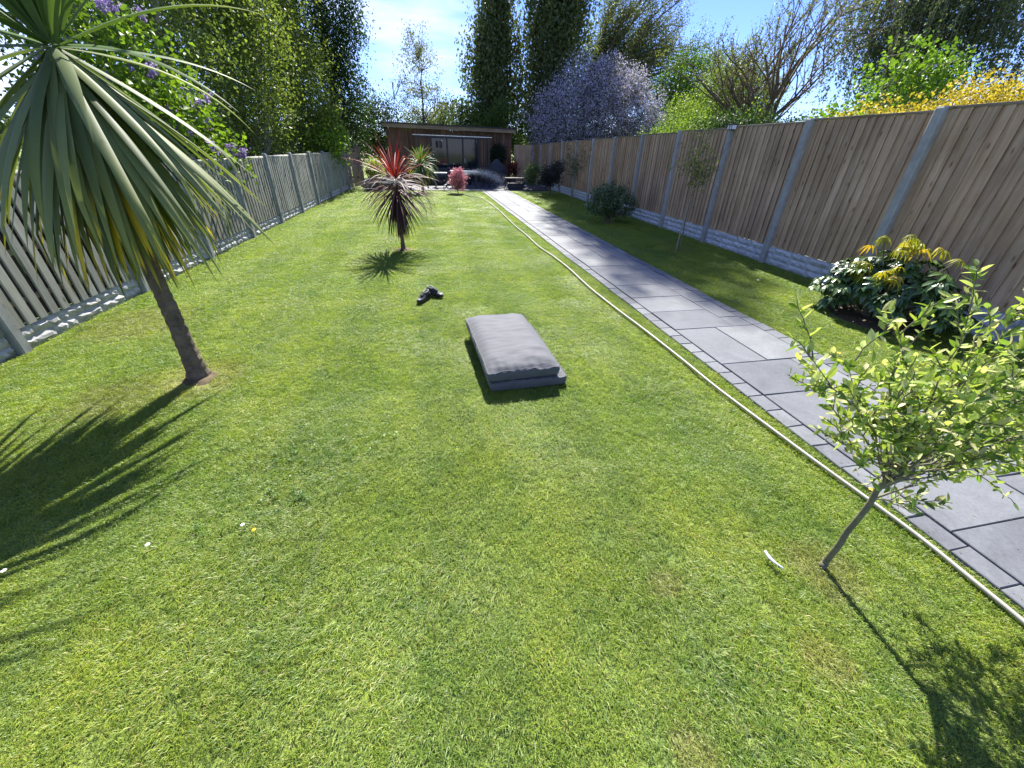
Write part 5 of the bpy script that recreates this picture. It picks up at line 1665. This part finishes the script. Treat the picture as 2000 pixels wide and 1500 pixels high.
# ================================================================== SHOES
def shoe(label, loc, rz, tilt=0.0):
    t = thing('shoe', label, 'shoe', loc, rz, None)
    t.rotation_euler = (0, tilt, rz)
    L = 0.30
    # stations along the length: (u, half width, top height, inner?)
    st = [(0.0, 0.020, 0.035), (0.06, 0.032, 0.075), (0.16, 0.037, 0.095), (0.28, 0.036, 0.092), (0.40, 0.036, 0.088), (0.52, 0.040, 0.078), (0.66, 0.046, 0.062), (0.80, 0.046, 0.050), (0.92, 0.036, 0.042), (1.0, 0.015, 0.030)]
    V = []; F = []; n = 12
    for u, hw, h in st:
        for k in range(n):
            a = math.pi * k / (n - 1)
            x = -L / 2 + L * u
            V.append((x, hw * math.cos(a) * (1.0 if math.sin(a) < 0.6 else 0.9), 0.018 + (h - 0.018) * math.sin(a) ** 0.75))
    openf = set()
    for i in range(len(st) - 1):
        for k in range(n - 1):
            if 1 <= i <= 3 and 4 <= k <= 6: continue      # foot opening
            a = i * n + k; F.append((a, a + 1, a + n + 1, a + n))
    F.append(tuple(range(n - 1, -1, -1))); F.append(tuple((len(st) - 1) * n + k for k in range(n)))
    o = MB().add(V, F).build('upper', M['shoe'], t, smooth=True)
    s = o.modifiers.new('solid', 'SOLIDIFY'); s.thickness = 0.006
    Vs = []; Fs = []; ns = 20
    for z in (0.0, 0.010, 0.024):
        for k in range(ns):
            a = 2 * math.pi * k / ns; x = math.cos(a) * (L / 2 + 0.006)
            w = 0.050 if x > 0 else 0.042
            w = w * (1 - 0.18 * math.exp(-(x + 0.02) ** 2 / 0.002))
            Vs.append((x, math.copysign(abs(math.sin(a)) ** 0.75 * w, math.sin(a)), z))
    for j in (0, 1):
        for k in range(ns): Fs.append((j * ns + k, j * ns + (k + 1) % ns, (j + 1) * ns + (k + 1) % ns, (j + 1) * ns + k))
    Fs.append(tuple(range(ns - 1, -1, -1))); Fs.append(tuple(2 * ns + k for k in range(ns)))
    MB().add(Vs, Fs).build('sole', M['black_rubber'], t, smooth=False)
    ring = [Vector((-0.12 + 0.055 * (1 - math.cos(a)) , 0.026 * math.sin(a), 0.098 - 0.007 * (1 - math.cos(a)))) for a in [k * math.pi / 8 for k in range(17)]]
    MB().tube(ring, 0.006, 6, cap=False).build('collar', M['shoe_grey'], t, smooth=True)
    MB().box((0.02, 0, 0.083), (0.09, 0.03, 0.008), Matrix.Rotation(0.30, 3, 'Y')).build('tongue', M['shoe'], t, bevel=0.003)
    lc = MB()
    for k in range(4):
        x = -0.005 + 0.02 * k; z = 0.098 - 0.0058 * k
        lc.tube([(x, -0.024, z - 0.008), (x + 0.004, 0, z + 0.002), (x, 0.024, z - 0.008)], 0.0028, 5)
    lc.build('laces', M['shoe_grey'], t, smooth=True)
    MB().box((0.125, 0, 0.040), (0.03, 0.05, 0.006), Matrix.Rotation(0.45, 3, 'Y')).build('toe_cap', M['shoe_grey'], t, bevel=0.003)
    return t
shoe('black trainer with grey laces, nearer and left one of the pair on the lawn', (-0.15, 4.98, 0.022), R(-118))
shoe('black trainer lying across behind the other on the lawn', (-0.01, 5.15, 0.022), R(-48))

# ================================================================== HOSE, NOZZLE, WATER
hp = [(905, 385), (925, 384), (940, 387), (958, 398), (980, 416), (1005, 440), (1027, 458), (1052, 481), (1080, 500), (1110, 523), (1150, 560), (1200, 600), (1260, 645), (1330, 700), (1400, 757), (1500, 832), (1600, 906), (1700, 978), (1800, 1052), (1900, 1133), (2000, 1215), (2120, 1320)]
hpts = [G(px, py, 0.03) for px, py in hp]
# smooth the line
def catmull(P, n=6):
    out_ = []
    for i in range(len(P) - 1):
        p0 = P[max(i - 1, 0)]; p1 = P[i]; p2 = P[i + 1]; p3 = P[min(i + 2, len(P) - 1)]
        for k in range(n):
            t = k / n
            out_.append(0.5 * ((2 * p1) + (p2 - p0) * t + (2 * p0 - 5 * p1 + 4 * p2 - p3) * t * t + (3 * p1 - p0 - 3 * p2 + p3) * t ** 3))
    return out_ + [P[-1]]
first = [Vector((0.78, 19.2, 0.03)), Vector((0.95, 18.75, 0.03)), Vector((1.15, 18.1, 0.03)), Vector((1.5, 17.7, 0.03))]
hh = catmull(first + hpts[1:])
hose = MB().tube(hh, 0.011, 8).build('garden_hose', M['hose'], None, smooth=True)
tag(hose, 'long beige garden hose running down the lawn beside the paved path', 'hose')
nz_ = thing('spray_nozzle', 'black spray nozzle on the hose end propped up at the patio edge', 'nozzle', (0.76, 19.3, 0.0))
MB().tube([(0.02, -0.1, 0.03), (0, -0.02, 0.10), (0.0, 0.05, 0.20)], [0.014, 0.016, 0.02], 8).build('barrel', M['black_rubber'], nz_, smooth=True)
MB().tube([(0, 0.0, 0.12), (0.02, -0.05, 0.02)], 0.012, 6).build('handle', M['dark_metal'], nz_)
# spray: a thin cone of fine drops arching to the right over the patio
M['drop'] = newmat('water_drop')[0]
bd = M['drop'].node_tree.nodes['Principled BSDF'] if 'Principled BSDF' in M['drop'].node_tree.nodes else None
for n_ in M['drop'].node_tree.nodes:
    if n_.type == 'BSDF_PRINCIPLED':
        n_.inputs['Base Color'].default_value = (0.9, 0.93, 0.96, 1); n_.inputs['Roughness'].default_value = 0.15
        n_.inputs['Transmission Weight'].default_value = 0.35; n_.inputs['IOR'].default_value = 1.33
rw = np.random.default_rng(12)
def arc(t):
    return np.stack([0.76 + 2.9 * t, 19.35 + 1.6 * t, 0.20 + 2.05 * t - 2.0 * t * t], 1)
nn = 5200
tt = rw.random(nn) ** 0.85
P = arc(tt) + rw.normal(size=(nn, 3)) * (0.012 + 0.15 * tt[:, None] ** 1.2) * np.array([1.1, 1.1, 0.7])
P[:, 2] = np.maximum(P[:, 2], 0.03)
S = rw.uniform(0.0035, 0.0075, nn)
oct_ = np.array([[1, 0, 0], [-1, 0, 0], [0, 1, 0], [0, -1, 0], [0, 0, 1.4], [0, 0, -1.4]])
V = (P[:, None, :] + oct_[None] * S[:, None, None]).reshape(-1, 3)
f8 = np.array([[0, 2, 4], [2, 1, 4], [1, 3, 4], [3, 0, 4], [2, 0, 5], [1, 2, 5], [3, 1, 5], [0, 3, 5]])
F = (np.arange(nn)[:, None, None] * 6 + f8[None]).reshape(-1, 3)
sp = obj('water_spray', mesh_np('water_spray', V, F), M['drop'])
tag(sp, 'fine water spray arching from the nozzle across the patio', 'water spray', kind='stuff')

# ================================================================== SMALL THINGS
sl_ = thing('solar_light', 'small square solar light with pale panes fixed on a fence post top', 'light', (RFX - 0.05, 7.96, 2.12))
MB().box((-0.05, 0, 0.055), (0.12, 0.15, 0.02)).build('cap', M['dark_metal'], sl_, bevel=0.003)
MB().box((-0.05, 0, -0.03), (0.09, 0.12, 0.012)).build('base', M['dark_metal'], sl_)
for sy in (-1, 0, 1): MB().box((-0.105, sy * 0.068, 0.01), (0.008, 0.008, 0.075)).build('bar', M['dark_metal'], sl_)
MB().box((-0.05, 0, 0.011), (0.10, 0.13, 0.07)).build('pane', M['white'], sl_, bevel=0.004)
MB().box((0.0, 0, 0.0), (0.03, 0.05, 0.08)).build('bracket', M['dark_metal'], sl_)

# curved pale scrap
V = []; F = []
a0, b0 = G(1494, 1076, 0.035), G(1530, 1110, 0.035)
n_ = 14
for i in range(n_ + 1):
    u = i / n_; p = a0.lerp(b0, u); d = (b0 - a0).normalized(); s = Vector((-d.y, d.x, 0))
    bow = math.sin(math.pi * u) * 0.012
    w = 0.011 * (0.55 + 0.45 * math.sin(math.pi * min(1, u * 1.1 + 0.1))) * (1 + 0.2 * mnoise.noise((u * 9, 0, 0)))
    p = p - s * bow
    V += [p + s * w, p + Vector((0, 0, 0.006)), p - s * w, p - Vector((0, 0, 0.002))]
for i in range(n_):
    for k in range(4):
        F.append((i * 4 + k, i * 4 + (k + 1) % 4, (i + 1) * 4 + (k + 1) % 4, (i + 1) * 4 + k))
F.append((3, 2, 1, 0)); F.append(tuple(n_ * 4 + k for k in range(4)))
o = MB().add(V, F).build('scrap', M['petal'], None, smooth=True); tag(o, 'thin curved white scrap lying on the grass beside the front sapling', 'scrap')

def flower(label, x, y, mat, r=0.014, cat='flower', group=None):
    V = [(0, 0, 0.004)]; F = []; n = 14
    for k in range(n):
        a = k / n * 6.283; q = r * (1.0 if k % 2 else 0.72)
        V.append((q * math.cos(a), q * math.sin(a), 0.001 * (k % 3)))
    for k in range(n): F.append((0, 1 + k, 1 + (k + 1) % n))
    t = thing('lawn_flower', label, cat, (x, y, 0.0), 0, group)
    MB().add(V, F).build('flower_head', mat, t, (0, 0, 0.040))
    MB().tube([(0.004, 0, 0), (0, 0, 0.040)], 0.0015, 4).build('stem', M['bark_green'], t)
for lab, (px, py), m_, rr in (
        ('single yellow dandelion head in the near lawn left of centre', (497, 1037), 'yellow', 0.012),
        ('tiny white daisy next to the yellow dandelion left of centre', (475, 1027), 'petal', 0.011),
        ('white daisy in the near lawn below the palm shadow', (290, 1066), 'petal', 0.012),
        ('yellow dandelion close behind the stem of the front sapling', (1700, 958), 'yellow', 0.016),
        ('yellow dandelion on the lawn strip left of the broad-leaved bush', (1562, 632), 'yellow', 0.025),
        ('yellow dandelion in the lawn strip just above the front sapling crown', (1638, 691), 'yellow', 0.022),
        ('pale flower near the border setts at the middle of the path', (1480, 548), 'petal', 0.022),
        ('white daisy at the left edge of the near lawn', (10, 1117), 'petal', 0.012)):
    p = G(px, py, 0.03); flower(lab, p.x, p.y, M[m_], rr)
# fallen petals on the shaded strip
rp = np.random.default_rng(31); V = []; F = []
for i in range(60):
    x, y = rp.uniform(3.9, 5.8), rp.uniform(3.5, 16); b = len(V); s = rp.uniform(0.008, 0.018); a = rp.uniform(0, 6.28)
    V += [(x, y, 0.036), (x + s * math.cos(a), y + s * math.sin(a), 0.038), (x + s * 1.6 * math.cos(a + .6), y + s * 1.6 * math.sin(a + .6), 0.036), (x + s * math.cos(a + 1.3), y + s * math.sin(a + 1.3), 0.04)]
    F.append((b, b + 1, b + 2, b + 3))
o = MB().add(V, F).build('fallen_petals', M['petal'], None); tag(o, 'scattered pale fallen petals on the shaded lawn strip', 'petals', kind='stuff')

# dry clippings and crumbs scattered over the paving
rc_ = np.random.default_rng(77); n = 900
P = np.stack([rc_.uniform(PX0, PX1, n), rc_.uniform(0.2, 12, n), np.full(n, 0.028)], 1)
k_ = rc_.random(n) < 0.6
P[k_, 0] = np.where(rc_.random(k_.sum()) < 0.5, PX0 + np.abs(rc_.normal(0, 0.07, k_.sum())), PX1 - np.abs(rc_.normal(0, 0.07, k_.sum())))
an = rc_.uniform(0, 6.28, n)
V, F, C = leaf_quads(P, np.stack([np.cos(an), np.sin(an), np.zeros(n)], 1), np.tile([0, 0, 1.0], (n, 1)), rc_.uniform(.006, .022, n), rc_.uniform(.002, .006, n), cols(rc_, n, (0.10, 0.12, 0.04), (0.34, 0.28, 0.14), 0.3), 0.3)
o = obj('grass_clippings', mesh_np('grass_clippings', V, F, C), M['leaf'])
tag(o, 'dry grass clippings and crumbs scattered over the paving', 'clippings', kind='stuff')
